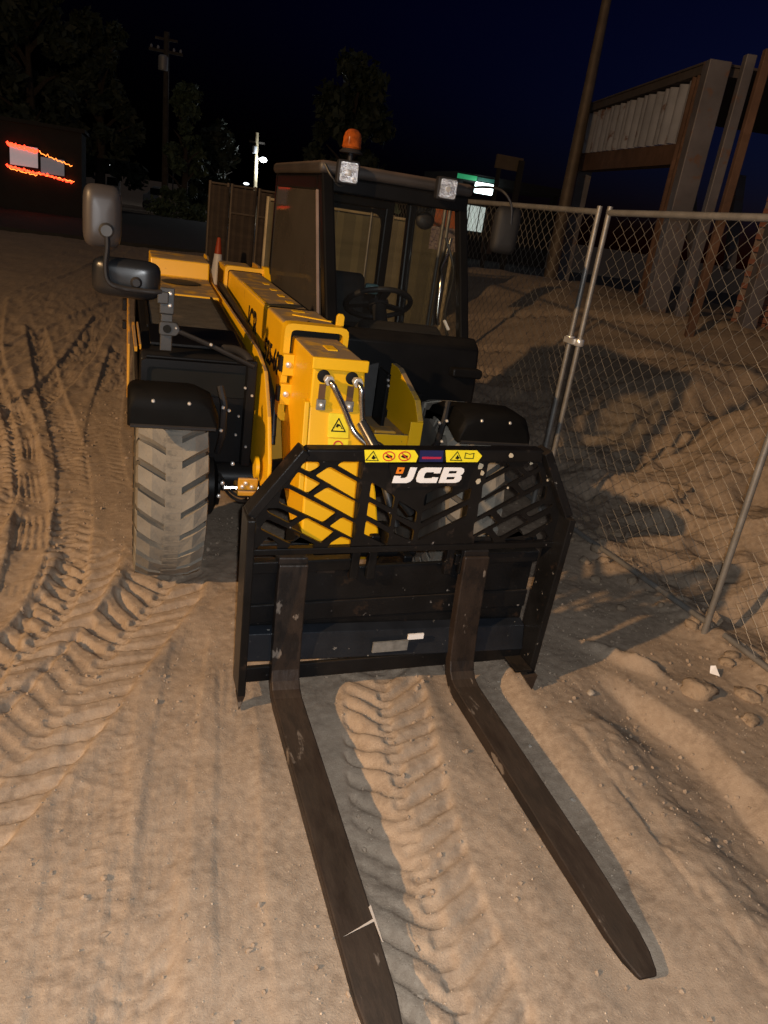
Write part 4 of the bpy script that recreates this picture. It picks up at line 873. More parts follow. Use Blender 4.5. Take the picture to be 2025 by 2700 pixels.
# right-hand mirror
ra = build('mirror_arm', MB().tube(bend([(1.655, 3.99, 1.772), (1.68, 3.80, 1.785), (1.715, 3.68, 1.775), (1.758, 3.64, 1.72), (1.772, 3.63, 1.63)]), 0.0065, 8), PLAST, TH, smooth=True)
mirror_head(1.765, 3.66, 1.600, 0.125, 0.215, ra, R(-10), pmat('matt_black_shell', (0.006, 0.006, 0.007), 0.7))

# ================================================================== chain-link site fence along X = 2.5
def chain_panel(a, b, h, label, sag=0.03, seed=1, post_a=True, post_b=True, lift=(0.0, 0.0), dens=1.0):
    a = Vector((a[0], a[1], lift[0])); b = Vector((b[0], b[1], lift[1]))
    t = thing('fence_panel', a, label, 'fence', 'chain-link fence panels beside the machine')
    d = b - a; Ln = d.length; u = d.normalized(); nrm = Vector((u.y, -u.x, 0)).normalized(); r = 0.0155
    A = a + u*0.024; B = b - u*0.024
    if post_a: build('post', MB().tube([A - Vector((0, 0, 0.12)), A + Vector((0, 0, h + 0.02))], r, 12), PIPE, t, smooth=True)
    if post_b: build('post', MB().tube([B - Vector((0, 0, 0.12)), B + Vector((0, 0, h + 0.02))], r, 12), PIPE, t, smooth=True)
    build('top_rail', MB().tube([A + Vector((0, 0, h - 0.012)), B + Vector((0, 0, h - 0.012))], 0.017, 10), PIPE, t, smooth=True)
    build('bottom_rail', MB().tube([A + Vector((0, 0, 0.03)), B + Vector((0, 0, 0.03))], 0.014, 10), PIPE, t, smooth=True)
    w, hh = 0.092*dens, 0.080*dens; nx = int(Ln / (w/2)); nz = int((h - 0.06) / (hh/2)); rng = np.random.default_rng(seed)
    ph = rng.random(4)*6
    K, Z = np.meshgrid(np.arange(nx), np.arange(nz + 1), indexing='ij')
    S = 0.03 + (K + ((Z + K) % 2)) * w/2 * (Ln - 0.06)/((nx)*w/2)
    ZZ = 0.035 + Z*hh/2 * (h - 0.06)/(nz*hh/2)
    off = sag*np.sin(S*2.2 + ph[0])*np.sin(ZZ*2.0 + ph[1]) + 0.012*np.sin(S*6 + ph[2])*np.sin(ZZ*5 + ph[3]) + np.where((K + Z) % 2 == 0, 0.0025, -0.0025)
    S = S + 0.006*np.sin(ZZ*4 + S*3) + rng.normal(0, 0.0012, S.shape); ZZ = ZZ + rng.normal(0, 0.0012, S.shape)
    P = np.array(a)[None, None, :] + S[..., None]*np.array(u) + ZZ[..., None]*np.array((0, 0, 1.0)) + off[..., None]*np.array(nrm)
    # thin three-sided wire along every zig-zag
    rw = 0.0014; un = np.array(u); nn = np.array(nrm); zz = np.array((0, 0, 1.0))
    tri = [rw*(nn*math.cos(q) + (un + 0.0*zz)*math.sin(q)) for q in (0.5, 2.6, 4.7)]
    V = np.stack([P + t_ for t_ in tri], 2).reshape(-1, 3)
    F = []
    for k in range(nx):
        for z in range(nz):
            i0 = (k*(nz+1) + z)*3; i1 = i0 + 3
            for e in range(3): F.append((i0 + e, i0 + (e+1) % 3, i1 + (e+1) % 3, i1 + e))
    me = bpy.data.meshes.new('wire_mesh'); me.from_pydata([tuple(v) for v in V], [], F)
    o = mesh_obj('wire_mesh', me, WIRE, t); o['kind'] = 'stuff'
    return t
HF = 1.78
fp1 = chain_panel((2.50, 4.03), (2.50, 6.30), HF, 'chain-link panel behind the cab, past the double post', 0.02, 3)
fp2 = chain_panel((2.545, 2.42), (2.50, 3.975), HF, 'chain-link panel between the double post and the leaning grey post', 0.05, 5, lift=(0.045, 0.0))
fp3 = chain_panel((2.60, 0.85), (2.55, 2.36), HF, 'chain-link panel nearest the viewer, cut off by the right edge', 0.03, 7, post_b=False, lift=(0.02, 0.045))
fp4 = chain_panel((2.50, 6.36), (2.55, 8.7), HF, 'farthest chain-link panel seen through and behind the cab', 0.02, 9)
cl = MB(); cl.lathe([(0.026, -0.02), (0.029, -0.014), (0.029, 0.014), (0.026, 0.02)], (2.50, 4.055, 1.06), 'Z', 14); cl.lathe([(0.026, -0.02), (0.029, -0.014), (0.029, 0.014), (0.026, 0.02)], (2.50, 3.951, 1.06), 'Z', 14); cl.box(2.455, 2.475, 3.955, 4.05, 1.045, 1.075)
build('clamp', cl, BOLT, fp2, smooth=True)

# ================================================================== loose clods, stones and scraps on the sand
def rock(name, c, r, seed, label, cat, mat, sc=(1, 1, 0.7), group=None, sub=2):
    bm = bmesh.new(); bmesh.ops.create_icosphere(bm, subdivisions=sub, radius=r); rng = random.Random(seed)
    ph = [rng.uniform(0, 6) for _ in range(6)]
    for v in bm.verts:
        p = v.co.normalized(); k = 1 + 0.16*math.sin(3.1*p.x + ph[0])*math.sin(2.7*p.y + ph[1]) + 0.12*math.sin(5.3*p.z + ph[2] + 2*p.x) + 0.09*math.sin(9*p.y + ph[3])*math.sin(8*p.x + ph[4]) + 0.05*math.sin(17*p.z + ph[5])*math.sin(15*p.x) + rng.uniform(-0.05, 0.05)
        v.co = Vector((v.co.x*k*sc[0], v.co.y*k*sc[1], v.co.z*k*sc[2]))
    me = bpy.data.meshes.new(name); bm.to_mesh(me); bm.free()
    for p in me.polygons: p.use_smooth = sub > 1
    o = mesh_obj(name, me, mat); o.location = c; o.rotation_euler = (rng.uniform(-0.3, 0.3), rng.uniform(-0.3, 0.3), rng.uniform(0, 6)); return tag(o, label, cat, group)
CLOD = pmat('clod_earth', (0.30, 0.225, 0.155), 0.95, 0, 0.25, 12, wear=(0.19, 0.14, 0.095), wthr=0.55, wscale=20, bump=0.9, bscale=45)
STONE = pmat('pale_stone', (0.40, 0.35, 0.29), 0.9, 0, 0.25, 20, bump=0.3, bscale=90)
GH = lambda x, y: float(ground_height(np.array([x], float), np.array([y], float))[0])
def put(name, x, y, r, seed, label, cat, mat, sc=(1, 1, 0.7), group=None, sub=2, dz=0.25): return rock(name, (x, y, GH(x, y) + r*dz), r, seed, label, cat, mat, sc, group, sub)
put('earth_clod', 2.20, 2.05, 0.062, 1, 'large rounded clod of earth by the foot of the fence', 'clod', CLOD, (1.05, 0.95, 0.75), sub=3, dz=0.1)
put('stone', 1.735, 2.10, 0.017, 2, 'small grey stone on the sand right of the right fork', 'stone', STONE)
put('earth_clod', 2.43, 2.02, 0.045, 3, 'flat clod beside the pale scrap at the right edge', 'clod', CLOD, (1.3, 1, 0.6), sub=3, dz=0.0)
put('earth_clod', 2.30, 1.86, 0.035, 7, 'small clod in the trough near the right edge', 'clod', CLOD, sub=3, dz=0.1)
sc_ = MB(); sc_.add([(2.355, 2.165, 0.012), (2.388, 2.14, 0.010), (2.378, 2.17, 0.045), (2.362, 2.18, 0.038)], [(0, 1, 2, 3)]); so = build('paper_scrap', sc_, WHITE); so.modifiers.new('solid', 'SOLIDIFY').thickness = 0.002
so.location.z = GH(2.375, 2.16); tag(so, 'crumpled white scrap caught at the foot of the fence', 'litter')
rng = random.Random(5)
for k in range(22):
    x = rng.uniform(1.35, 2.15); y = rng.uniform(1.05, 2.25)
    if x > 1.9 and y < 1.3: x -= 0.4
    put('pebble', x, y, rng.uniform(0.004, 0.010), 20 + k, 'small pale pebble on the sand right of the right fork', 'pebble', STONE if k % 3 else CLOD, group='pebbles on the sand right of the fork', sub=1)
for k in range(26):
    x = rng.uniform(2.58, 3.7); y = rng.uniform(1.7, 4.2)
    put('earth_lump', x, y, rng.uniform(0.02, 0.07), 60 + k, 'lump of dug earth lying behind the chain-link mesh', 'clod', CLOD, (1.1, 0.9, 0.7), 'dug earth lumps behind the fence', 1)

for k in range(16):
    y = rng.uniform(1.5, 3.6); x = 2.5 + rng.uniform(-0.22, 0.12)
    put('earth_clod', x, y, rng.uniform(0.012, 0.036), 120 + k, 'broken clod of earth along the foot of the fence', 'clod', CLOD, (1.15, 0.9, 0.7), 'clods along the foot of the fence', 2, 0.2)
def gravel():
    r_ = np.random.default_rng(4); n = 9000
    x = r_.uniform(-1.0, 2.6, n); y = 0.75 + 3.4*r_.random(n)**1.3; s_ = 0.0009 + 0.0028*r_.random(n)**3
    z = ground_height(x, y) + s_*0.3
    oc = np.array([(1,0,0),(-1,0,0),(0,1,0),(0,-1,0),(0,0,1),(0,0,-1)], float)
    V = (oc[None]*s_[:, None, None]*r_.uniform(0.6, 1.3, (n, 6, 1)) + np.stack([x, y, z], 1)[:, None, :]).reshape(-1, 3)
    fo = [(0,2,4),(2,1,4),(1,3,4),(3,0,4),(2,0,5),(1,2,5),(3,1,5),(0,3,5)]
    F = (np.array(fo)[None] + (np.arange(n)*6)[:, None, None]).reshape(-1, 3)
    me = bpy.data.meshes.new('gravel'); me.from_pydata(V.tolist(), [], F.tolist()); o = mesh_obj('gravel', me, pmat('grit', (0.36, 0.29, 0.22), 0.9, 0, 0.6, 60)); tag(o, 'fine grit scattered over the sand', 'gravel', kind='stuff')
gravel()
def crumbs():
    r_ = np.random.default_rng(8); n = 5200
    x = r_.uniform(-1.1, 2.7, n); y = 0.8 + 5.2*r_.random(n)**1.2
    keep = (fbm(x*2.6, y*2.6, 3, 141) > 0.02) | (x > 1.7) | (y > 3.4); x = x[keep]; y = y[keep]; n = len(x)
    s_ = 0.0022 + 0.0085*r_.random(n)**4; z = ground_height(x, y) + s_*0.25
    bm = bmesh.new(); bmesh.ops.create_icosphere(bm, subdivisions=1, radius=1.0); B = np.array([v.co for v in bm.verts]); fo = np.array([[v.index for v in f.verts] for f in bm.faces]); bm.free()
    V = (B[None]*s_[:, None, None]*r_.uniform(0.65, 1.25, (n, len(B), 1))*r_.uniform(0.7, 1.2, (n, 1, 3)) + np.stack([x, y, z], 1)[:, None, :]).reshape(-1, 3)
    F = (fo[None] + (np.arange(n)*len(B))[:, None, None]).reshape(-1, 3)
    me = bpy.data.meshes.new('sand_crumbs'); me.from_pydata(V.tolist(), [], F.tolist()); o = mesh_obj('sand_crumbs', me, SAND); tag(o, 'loose crumbs of sand along the wheel tracks', 'sand', kind='stuff')
crumbs()

# ================================================================== beyond the machine
# ---- screened fence row across the site behind the telehandler
SCREEN = pmat('brown_screen_cloth', (0.060, 0.045, 0.036), 0.9, 0, 0.25, 2.0, bump=0.3, bscale=120, stretch=(1, 1, 6))
OLIVE = pmat('olive_screen_cloth', (0.16, 0.145, 0.095), 0.9, 0, 0.2, 2.0, bump=0.4, bscale=60, stretch=(0.2, 0.2, 4))
POSTY = pmat('weathered_post', (0.48, 0.40, 0.26), 0.6, 0.1, 0.25, 4)
POSTB = pmat('rusty_thin_post', (0.11, 0.085, 0.065), 0.6, 0.2, 0.25, 4)
def screen_panel(x0, x1, y0, y1, z1, label, cloth, pm, mid=None):
    t = thing('screened_fence_panel', (x0, y0, 0), label, 'fence', 'screened fence panels across the site')
    g0 = GH(x0, y0)
    for x, y in ((x0, y0), (x1, y1)): build('post', MB().tube([(x, y, g0 - 0.15), (x, y, z1 + 0.03)], 0.028, 8), pm, t, smooth=True)
    build('top_rail', MB().tube([(x0, y0, z1), (x1, y1, z1)], 0.018, 8), pm, t, smooth=True)
    c = MB(); n = 9
    P = [(x0 + (x1-x0)*i/n, y0 + (y1-y0)*i/n + 0.02*math.sin(i*2.1)) for i in range(n+1)]
    v = [(p[0], p[1] - 0.045, z) for z in (g0 + 0.05, z1 - 0.03) for p in P] + [(p[0], p[1] - 0.035, z) for z in (g0 + 0.05, z1 - 0.03) for p in P]
    f = []
    for i in range(n): f += [(i, i+1, n+2+i, n+1+i), (2*n+2+i, 3*n+3+i, 3*n+4+i, 2*n+3+i), (n+1+i, n+2+i, 3*n+4+i, 3*n+3+i), (i, 2*n+2+i, 2*n+3+i, i+1)]
    f += [(0, n+1, 3*n+3, 2*n+2), (n, 3*n+2, 4*n+3, 2*n+1)]
    c.add(v, f); build('screen', c, cloth, t)
    if mid is not None: build('mid_rail', MB().tube([(x0, y0 - 0.06, mid), (x1, y1 - 0.06, mid)], 0.02, 8), pm, t, smooth=True)
screen_panel(1.36, 1.66, 14.6, 14.55, 1.66, 'narrow brown screened fence panel at the left end behind the traffic cone', SCREEN, POSTB)
screen_panel(1.72, 2.12, 14.5, 14.45, 1.66, 'dark brown fence panel right of the traffic cone', SCREEN, POSTB, 1.22)
screen_panel(2.18, 2.55, 14.4, 14.35, 1.65, 'dark fence panel just left of the cab side window', SCREEN, POSTB, 1.22)
screen_panel(2.6, 3.4, 14.3, 14.2, 1.62, 'dark fence panel seen through the dusty cab side window', SCREEN, POSTB)
screen_panel(2.55, 3.30, 10.6, 10.5, 1.55, 'olive slatted fence panel seen through the cab rear window', OLIVE, POSTY)
screen_panel(3.36, 4.1, 10.45, 10.3, 1.55, 'olive fence panel behind the cab door pillar', OLIVE, POSTY)
screen_panel(1.75, 2.48, 10.75, 10.65, 1.55, 'olive fence panel at the left of the cab rear window', OLIVE, POSTY)

# ---- dark asphalt street beyond the site; sheet added, its black stands for unlit ground
ROADM = pmat('asphalt', (0.016, 0.016, 0.017), 0.85, 0, 0.3, 3, bump=0.2, bscale=80)
rd = build('road', MB().box(-70, 60, 20.5, 37.5, -0.3, 0.075), ROADM); tag(rd, kind='structure')

# ---- traffic cone
tc_ = thing('traffic_cone', (1.43, 13.4, GH(1.43, 13.4)), 'orange-tipped white traffic cone standing behind the boom', 'cone')
gz = GH(1.43, 13.4) + 0.10
b = MB(); b.lathe([(0.135, 0.03), (0.10, 0.20), (0.062, 0.50), (0.060, 0.505)], (1.43, 13.4, gz), 'Z', 20); build('white_sleeve', b, WHITE, tc_, smooth=True)
b = MB(); b.lathe([(0.060, 0.507), (0.030, 0.74), (0.022, 0.76), (0.001, 0.76)], (1.43, 13.4, gz), 'Z', 20); build('orange_tip', b, pmat('cone_orange', (0.45, 0.06, 0.015), 0.5), tc_, smooth=True)
b = MB(); b.box(1.25, 1.61, 13.22, 13.58, gz - 0.1, gz + 0.03); build('base', b, pmat('cone_orange', (0.45, 0.06, 0.015), 0.5), tc_, bevel=0.01)

# ---- hanging orange and white notice seen beside the cab pillar
nt_ = thing('notice_board', (3.32, 8.4, 0), 'orange and white notice hanging beyond the cab door', 'notice board')
nb = MB(); nb.box(3.17, 3.47, 8.36, 8.375, 1.54, 1.80); build('orange_half', nb, pmat('notice_orange', (0.55, 0.16, 0.06), 0.6, 0, 0.2, 9), nt_)
nb = MB(); nb.box(3.15, 3.47, 8.36, 8.375, 1.30, 1.538); build('printed_half', nb, pmat('notice_print', (0.42, 0.34, 0.33), 0.6, 0, 0.25, 20, wear=(0.16, 0.12, 0.20), wthr=0.52, wscale=22, stretch=(1, 1, 2.5)), nt_)
nb = MB(); nb.tube([(3.44, 8.39, -0.1), (3.44, 8.39, 1.82)], 0.022, 8); build('stake', nb, POSTY, nt_, smooth=True)

# ---- utility poles and street lamps
WOOD = pmat('pole_wood', (0.06, 0.052, 0.045), 0.9, 0, 0.3, 4)
GALV = pmat('transformer_grey', (0.30, 0.31, 0.33), 0.5, 0.2, 0.15, 3)
LAMPW = pmat('lamp_glow', (0.9, 0.9, 0.9), 0.5, emit=(0.92, 0.97, 1.0), estr=9.0)
LAMPD = pmat('lamp_glow_far', (0.9, 0.9, 0.9), 0.5, emit=(0.85, 0.95, 1.0), estr=3.0)
up = thing('utility_pole', (1.75, 42, 0), 'tall wooden utility pole with transformer beside the green tree', 'utility pole')
build('shaft', MB().tube([(1.80, 42, -0.5), (1.60, 42, 7.8)], [0.17, 0.12], 10), WOOD, up, smooth=True)
build('crossarm', MB().box(0.85, 2.35, 41.95, 42.05, 6.95, 7.07), WOOD, up); build('crossarm', MB().box(1.1, 2.1, 41.95, 42.05, 7.45, 7.55), WOOD, up)
build('transformer', MB().lathe([(0.2, 0), (0.22, 0.05), (0.22, 0.55), (0.15, 0.62), (0.001, 0.62)], (1.48, 41.75, 6.2), 'Z', 14), GALV, up, smooth=True)
for x in (0.95, 1.25, 1.95, 2.25): build('insulator', MB().lathe([(0.05, 0), (0.06, 0.08), (0.03, 0.14)], (x, 42, 7.07), 'Z', 8), GALV, up, smooth=True)
sl = thing('street_lamp', (6.95, 47.5, 0), 'bright white street lamp on a pole with crossarm, left of the cab', 'street lamp')
build('shaft', MB().tube([(7.0, 47.5, -0.5), (6.80, 47.5, 4.7)], [0.13, 0.09], 10), POSTY, sl, smooth=True)
build('crossarm', MB().box(6.40, 7.25, 47.45, 47.55, 4.15, 4.25), WOOD, sl)
build('transformer', MB().lathe([(0.13, 0), (0.14, 0.35), (0.08, 0.40), (0.001, 0.40)], (6.70, 47.3, 3.62), 'Z', 12), GALV, sl, smooth=True)
build('arm', MB().tube([(6.86, 47.5, 3.30), (7.02, 47.4, 3.45), (7.18, 47.3, 3.42)], 0.03, 8), GALV, sl, smooth=True)
build('lamp_head', MB().ball((7.2, 47.2, 3.36), 0.17, 12, 8, (1.2, 1, 0.8)), LAMPW, sl, smooth=True)
lp_ = bpy.data.lights.new('street_lamp_light', 'POINT'); lp_.energy = 220; lp_.color = (0.9, 0.97, 1.0); lp_.shadow_soft_size = 0.15
lo2 = bpy.data.objects.new('street_lamp_light', lp_); lo2.location = (7.2, 46.9, 3.1); C.objects.link(lo2)
for (x, y, z, r, lab) in ((8.0, 59.4, 2.1, 0.13, 'small white lamp low beside the bright street lamp pole'), (3.04, 59.9, 3.85, 0.10, 'small distant lamp in front of the green tree'), (-0.98, 60, 1.95, 0.10, 'small distant lamp above the pale parked van')):
    t = thing('distant_lamp', (x, y, 0), lab, 'lamp', 'small distant lamps')
    build('pole', MB().tube([(x, y + 0.25, -0.5), (x, y + 0.25, z)], 0.05, 8), WOOD, t, smooth=True)
    build('lamp_head', MB().ball((x, y, z), r, 10, 6, (1.6, 1, 0.6)), LAMPD, t, smooth=True)

# ---- trees
def leaf_mat(name, col): return pmat(name, col, 0.7, 0, 0.45, 1.5)
LEAF_G = leaf_mat('leaf_green', (0.055, 0.085, 0.045)); LEAF_D = leaf_mat('leaf_dark', (0.030, 0.042, 0.026)); BARK = pmat('bark', (0.05, 0.04, 0.03), 0.95)
def tree(x, y, h, w, label, mat, n=2600, seed=1, base=0.8, leaf=0.22, top=0.35):
    rng = np.random.default_rng(seed); t = thing('tree', (x, y, 0), label, 'tree', 'trees beyond the site')
    tr = MB(); tr.tube([(x, y, -0.4), (x + 0.05, y, h*0.35), (x - 0.05, y, h*0.8)], [0.035*h, 0.025*h, 0.006*h], 8)
    limbs = []
    for k in range(9):
        z0 = h*(0.2 + 0.6*k/9); a = rng.random()*6.28; l = w*0.42*(1 - 0.4*k/9)
        e = (x + l*math.cos(a), y + l*math.sin(a), z0 + 0.14*h); limbs.append(e)
        tr.tube([(x, y, z0), ((x + e[0])/2, (y + e[1])/2, z0 + 0.09*h), e], [0.014*h, 0.009*h, 0.003*h], 5)
    build('trunk', tr, BARK, t, smooth=True)
    # clumps through the crown's volume
    nc = 34; cl = []
    for k in range(nc):
        zz = rng.random(); rr = w/2*(1 - (1-top)*max(0, zz - 0.25)/0.75)*math.sqrt(rng.random()); a = rng.random()*6.28
        cl.append((x + rr*math.cos(a), y + rr*math.sin(a), base + (h - base)*zz, w*(0.10 + 0.10*rng.random())))
    cl = np.array(cl); pick = rng.integers(0, nc, n); d = rng.normal(0, 1, (n, 3)); d /= np.linalg.norm(d, axis=1)[:, None]
    ctr = cl[pick, :3] + d*(cl[pick, 3] * rng.random(n)**0.4)[:, None]
    u = rng.normal(0, 1, (n, 3)); u /= np.linalg.norm(u, axis=1)[:, None]; v = np.cross(u, rng.normal(0, 1, (n, 3))); v /= np.linalg.norm(v, axis=1)[:, None]
    s = (leaf*(0.6 + 0.8*rng.random(n)))[:, None]
    V = np.stack([ctr - u*s, ctr + v*s*0.5, ctr + u*s, ctr - v*s*0.5], 1).reshape(-1, 3)
    me = bpy.data.meshes.new('crown'); me.from_pydata(V.tolist(), [], [(4*i, 4*i+1, 4*i+2, 4*i+3) for i in range(n)])
    o = mesh_obj('crown', me, mat, t); o['kind'] = 'stuff'
tree(2.55, 40.5, 5.6, 1.9, 'tall narrow green tree right of the utility pole', LEAF_G, 3200, 1, 0.9, 0.16, 0.45)
tree(4.6, 46, 4.6, 2.8, 'low dark tree between the green tree and the street lamp', LEAF_D, 2600, 2, 0.7, 0.2)
tree(8.7, 34, 7.0, 3.6, 'dark tree rising behind the amber beacon', LEAF_D, 4200, 3, 1.2, 0.2, 0.6)
tree(-1.2, 41, 7.6, 3.4, 'tall black tree left of the utility pole', LEAF_D, 4200, 4, 0.7, 0.2, 0.7)
tree(-4.0, 40, 8.6, 4.0, 'tall black tree behind the red lit store front', LEAF_D, 4200, 5, 0.7, 0.22, 0.8)
tree(-6.8, 38, 7.8, 4.0, 'dark tree at the left edge of the photo', LEAF_D, 3600, 6, 0.7, 0.22, 0.8)
def bush(x, y, z0, w, h, label, mat, n, seed):
    rng = np.random.default_rng(seed); t = thing('shrub', (x, y, z0), label, 'shrub', 'shrubs along the far verge')
    st_ = MB()
    for k in range(6):
        a = rng.random()*6.28; st_.tube([(x, y, z0 - 0.1), (x + 0.25*w*math.cos(a), y + 0.25*w*math.sin(a), z0 + 0.7*h)], [0.02, 0.006], 5)
    build('stems', st_, BARK, t)
    c = np.stack([rng.normal(0, 0.24*w, n), rng.normal(0, 0.2*w, n), np.abs(rng.normal(0.45*h, 0.25*h, n))], 1) + np.array((x, y, z0))
    u = rng.normal(0, 1, (n, 3)); u /= np.linalg.norm(u, axis=1)[:, None]; v = np.cross(u, rng.normal(0, 1, (n, 3))); v /= np.linalg.norm(v, axis=1)[:, None]; s = (0.09*(0.6 + rng.random(n)))[:, None]
    V = np.stack([c - u*s, c + v*s*0.5, c + u*s, c - v*s*0.5], 1).reshape(-1, 3)
    me = bpy.data.meshes.new('foliage'); me.from_pydata(V.tolist(), [], [(4*i, 4*i+1, 4*i+2, 4*i+3) for i in range(n)]); o = mesh_obj('foliage', me, mat, t); o['kind'] = 'stuff'
bush(1.6, 39.5, 0, 1.2, 0.8, 'shrub at the foot of the utility pole', LEAF_G, 700, 11)
bush(2.9, 39.3, 0, 1.5, 0.7, 'shrub under the narrow green tree', LEAF_G, 800, 12)
bush(3.9, 38.8, 0, 1.2, 0.5, 'low shrub right of the narrow green tree', LEAF_G, 600, 13)
bush(4.2, 12.6, 0.2, 1.1, 1.35, 'shrub showing above the fence through the cab rear window', LEAF_G, 900, 14)

# ---- parked vehicles far off at the left
def van(x, y, col, label, L=1.6, h=1.1, hw=0.55):
    t = thing('parked_van', (x, y, 0), label, 'van'); m = pmat('van_paint_%d' % int(x*10 + 500), col, 0.4, 0, 0.1)
    b = MB(); b.prism([(-L/2, 0.28), (-L/2, h*0.62), (-L/2 + 0.22, h*0.68), (-L/2 + 0.5, h), (L/2 - 0.05, h), (L/2, h*0.9), (L/2, 0.28)], y - hw, y + hw, 'Y'); b.v = [(v[0] + x, v[1], v[2]) for v in b.v]
    build('body', b, m, t, bevel=0.05)
    for sx in (-1, 1):
        w_ = MB(); w_.lathe([(0.2, -0.08), (0.24, -0.06), (0.24, 0.06), (0.2, 0.08)], (x + sx*L*0.3, y - hw - 0.02, 0.24), 'Y', 16); build('wheel', w_, RUBD, t, smooth=True)
    build('side_glass', MB().box(x - L*0.16, x + L*0.4, y - hw - 0.008, y - hw - 0.002, h*0.66, h*0.92), INK, t)
    build('windscreen', MB().add([(x - L/2 + 0.25, y - hw + 0.05, h*0.70), (x - L/2 + 0.48, y - hw + 0.05, h*0.97), (x - L/2 + 0.48, y + hw - 0.05, h*0.97), (x - L/2 + 0.25, y + hw - 0.05, h*0.70)], [(0, 1, 2, 3)]), INK, t)
van(-0.8, 45, (0.42, 0.42, 0.38), 'pale van parked in the distance above the tall mirror', 0.95, 1.42)
van(1.3, 45, (0.25, 0.27, 0.27), 'grey van parked in the distance beside the utility pole', 1.0, 1.18)

# ---- store front with red light strings at the left edge
DARKW = pmat('dark_wall', (0.016, 0.015, 0.015), 0.9, 0, 0.2, 2)
REDL = pmat('red_light_string', (0.6, 0.02, 0.01), 0.5, emit=(1.0, 0.045, 0.015), estr=4.5)
AMBL = pmat('amber_light_string', (0.6, 0.1, 0.01), 0.5, emit=(1.0, 0.20, 0.03), estr=5.0)
PANE1 = pmat('lit_pane', (0.3, 0.28, 0.3), 0.4, 0, 0.3, 2.5, emit=(0.30, 0.24, 0.25), estr=0.75); PANE2 = pmat('dim_pane', (0.1, 0.1, 0.12), 0.4, 0, 0.3, 2.5, emit=(0.20, 0.21, 0.25), estr=0.28)
sf = thing('store_front', (-2.6, 28, 0), 'dark store front with red strings of lights framing its windows', 'building')
build('wall', MB().box(-6.5, -1.35, 28.0, 31.0, -0.3, 2.55), DARKW, sf)
build('roof', MB().box(-6.6, -1.25, 27.9, 31.1, 2.55, 2.66), DARKW, sf)
for x0, x1, z0, z1, pm_ in ((-3.38, -2.60, 1.36, 1.93, PANE1), (-2.52, -1.85, 1.24, 1.70, PANE2)):
    wdw = build('window', MB().box(x0 - 0.03, x1 + 0.03, 27.95, 27.998, z0 - 0.03, z1 + 0.03), INK, sf); build('pane', MB().box(x0, x1, 27.935, 27.948, z0, z1), pm_, wdw)
rngl = random.Random(3)
def string_light(x0, z0, x1, z1, amp, n, mat, r):
    pts = [(x0 + (x1-x0)*k/n, 27.90, z0 + (z1-z0)*k/n - amp*abs(math.sin(k*1.25)) + rngl.uniform(-0.012, 0.012)) for k in range(n+1)]
    build('light_string', MB().tube(pts, r, 6), mat, sf)
string_light(-3.45, 1.99, -2.58, 1.88, 0.06, 18, REDL, 0.035); string_light(-3.45, 1.93, -2.62, 1.82, 0.05, 15, REDL, 0.02); string_light(-2.55, 1.86, -1.62, 1.60, 0.07, 20, AMBL, 0.010)
string_light(-3.48, 1.34, -2.60, 1.24, 0.06, 18, REDL, 0.032); string_light(-2.58, 1.27, -1.60, 1.13, 0.06, 20, REDL, 0.026); string_light(-2.9, 1.26, -1.56, 1.16, 0.05, 22, AMBL, 0.009); string_light(-3.40, 1.27, -2.62, 1.18, 0.05, 15, AMBL, 0.009)

# ---- fuel-station canopy and lit shop walls to the right of the cab
GREENL = pmat('green_lit_fascia', (0.02, 0.2, 0.08), 0.5, emit=(0.02, 0.22, 0.09), estr=0.9)
LITW = pmat('lit_sign', (0.9, 0.95, 0.95), 0.5, emit=(0.80, 1.0, 0.98), estr=6.0)
fs_ = thing('fuel_canopy', (19.4, 46, 0), 'fuel station canopy with green fascia and bright white sign', 'canopy')
build('canopy_roof', MB().box(18.5, 26.5, 46.2, 52, 4.0, 4.45), DARKW, fs_); build('fascia', MB().box(18.5, 19.75, 46.12, 46.19, 4.08, 4.34), GREENL, fs_)
build('fascia_end', MB().box(19.8, 20.9, 46.12, 46.19, 4.12, 4.32), pmat('dim_green_fascia', (0.02, 0.08, 0.06), 0.5, emit=(0.02, 0.09, 0.08), estr=0.35), fs_)
build('sign_face', MB().box(19.5, 20.7, 45.6, 45.75, 3.42, 4.02), LITW, fs_, bevel=0.08)
for x in (18.9, 25.5): build('column', MB().box(x, x + 0.35, 47, 47.35, -0.3, 4.0), DARKW, fs_)
SHOPW = pmat('glowing_shop_wall', (0.6, 0.65, 0.62), 0.6, 0, 0.2, 3, emit=(0.45, 0.52, 0.48), estr=0.8)  # lamplight on the walls put in as the material's own glow
sh = thing('shop', (17, 37, 0), 'lit white shop walls beyond the mesh fence right of the cab', 'building')
build('wall', MB().box(15.2, 20.5, 37.2, 41, -0.3, 2.75), DARKW, sh); build('roof', MB().box(15.0, 20.7, 37.0, 41.2, 2.75, 2.88), DARKW, sh)
for x0, x1 in ((15.55, 16.0), (16.03, 16.62), (17.75, 18.35)):
    wd = build('lit_wall_panel', MB().box(x0, x1, 37.13, 37.19, 1.35, 2.50), SHOPW, sh)
    build('glazing_bar', MB().box((x0 + x1)/2 - 0.02, (x0 + x1)/2 + 0.02, 37.10, 37.129, 1.35, 2.50), DARKW, wd)
build('door', MB().box(16.75, 17.35, 37.12, 37.19, 0.4, 2.35), pmat('brown_door', (0.10, 0.07, 0.055), 0.7), sh)

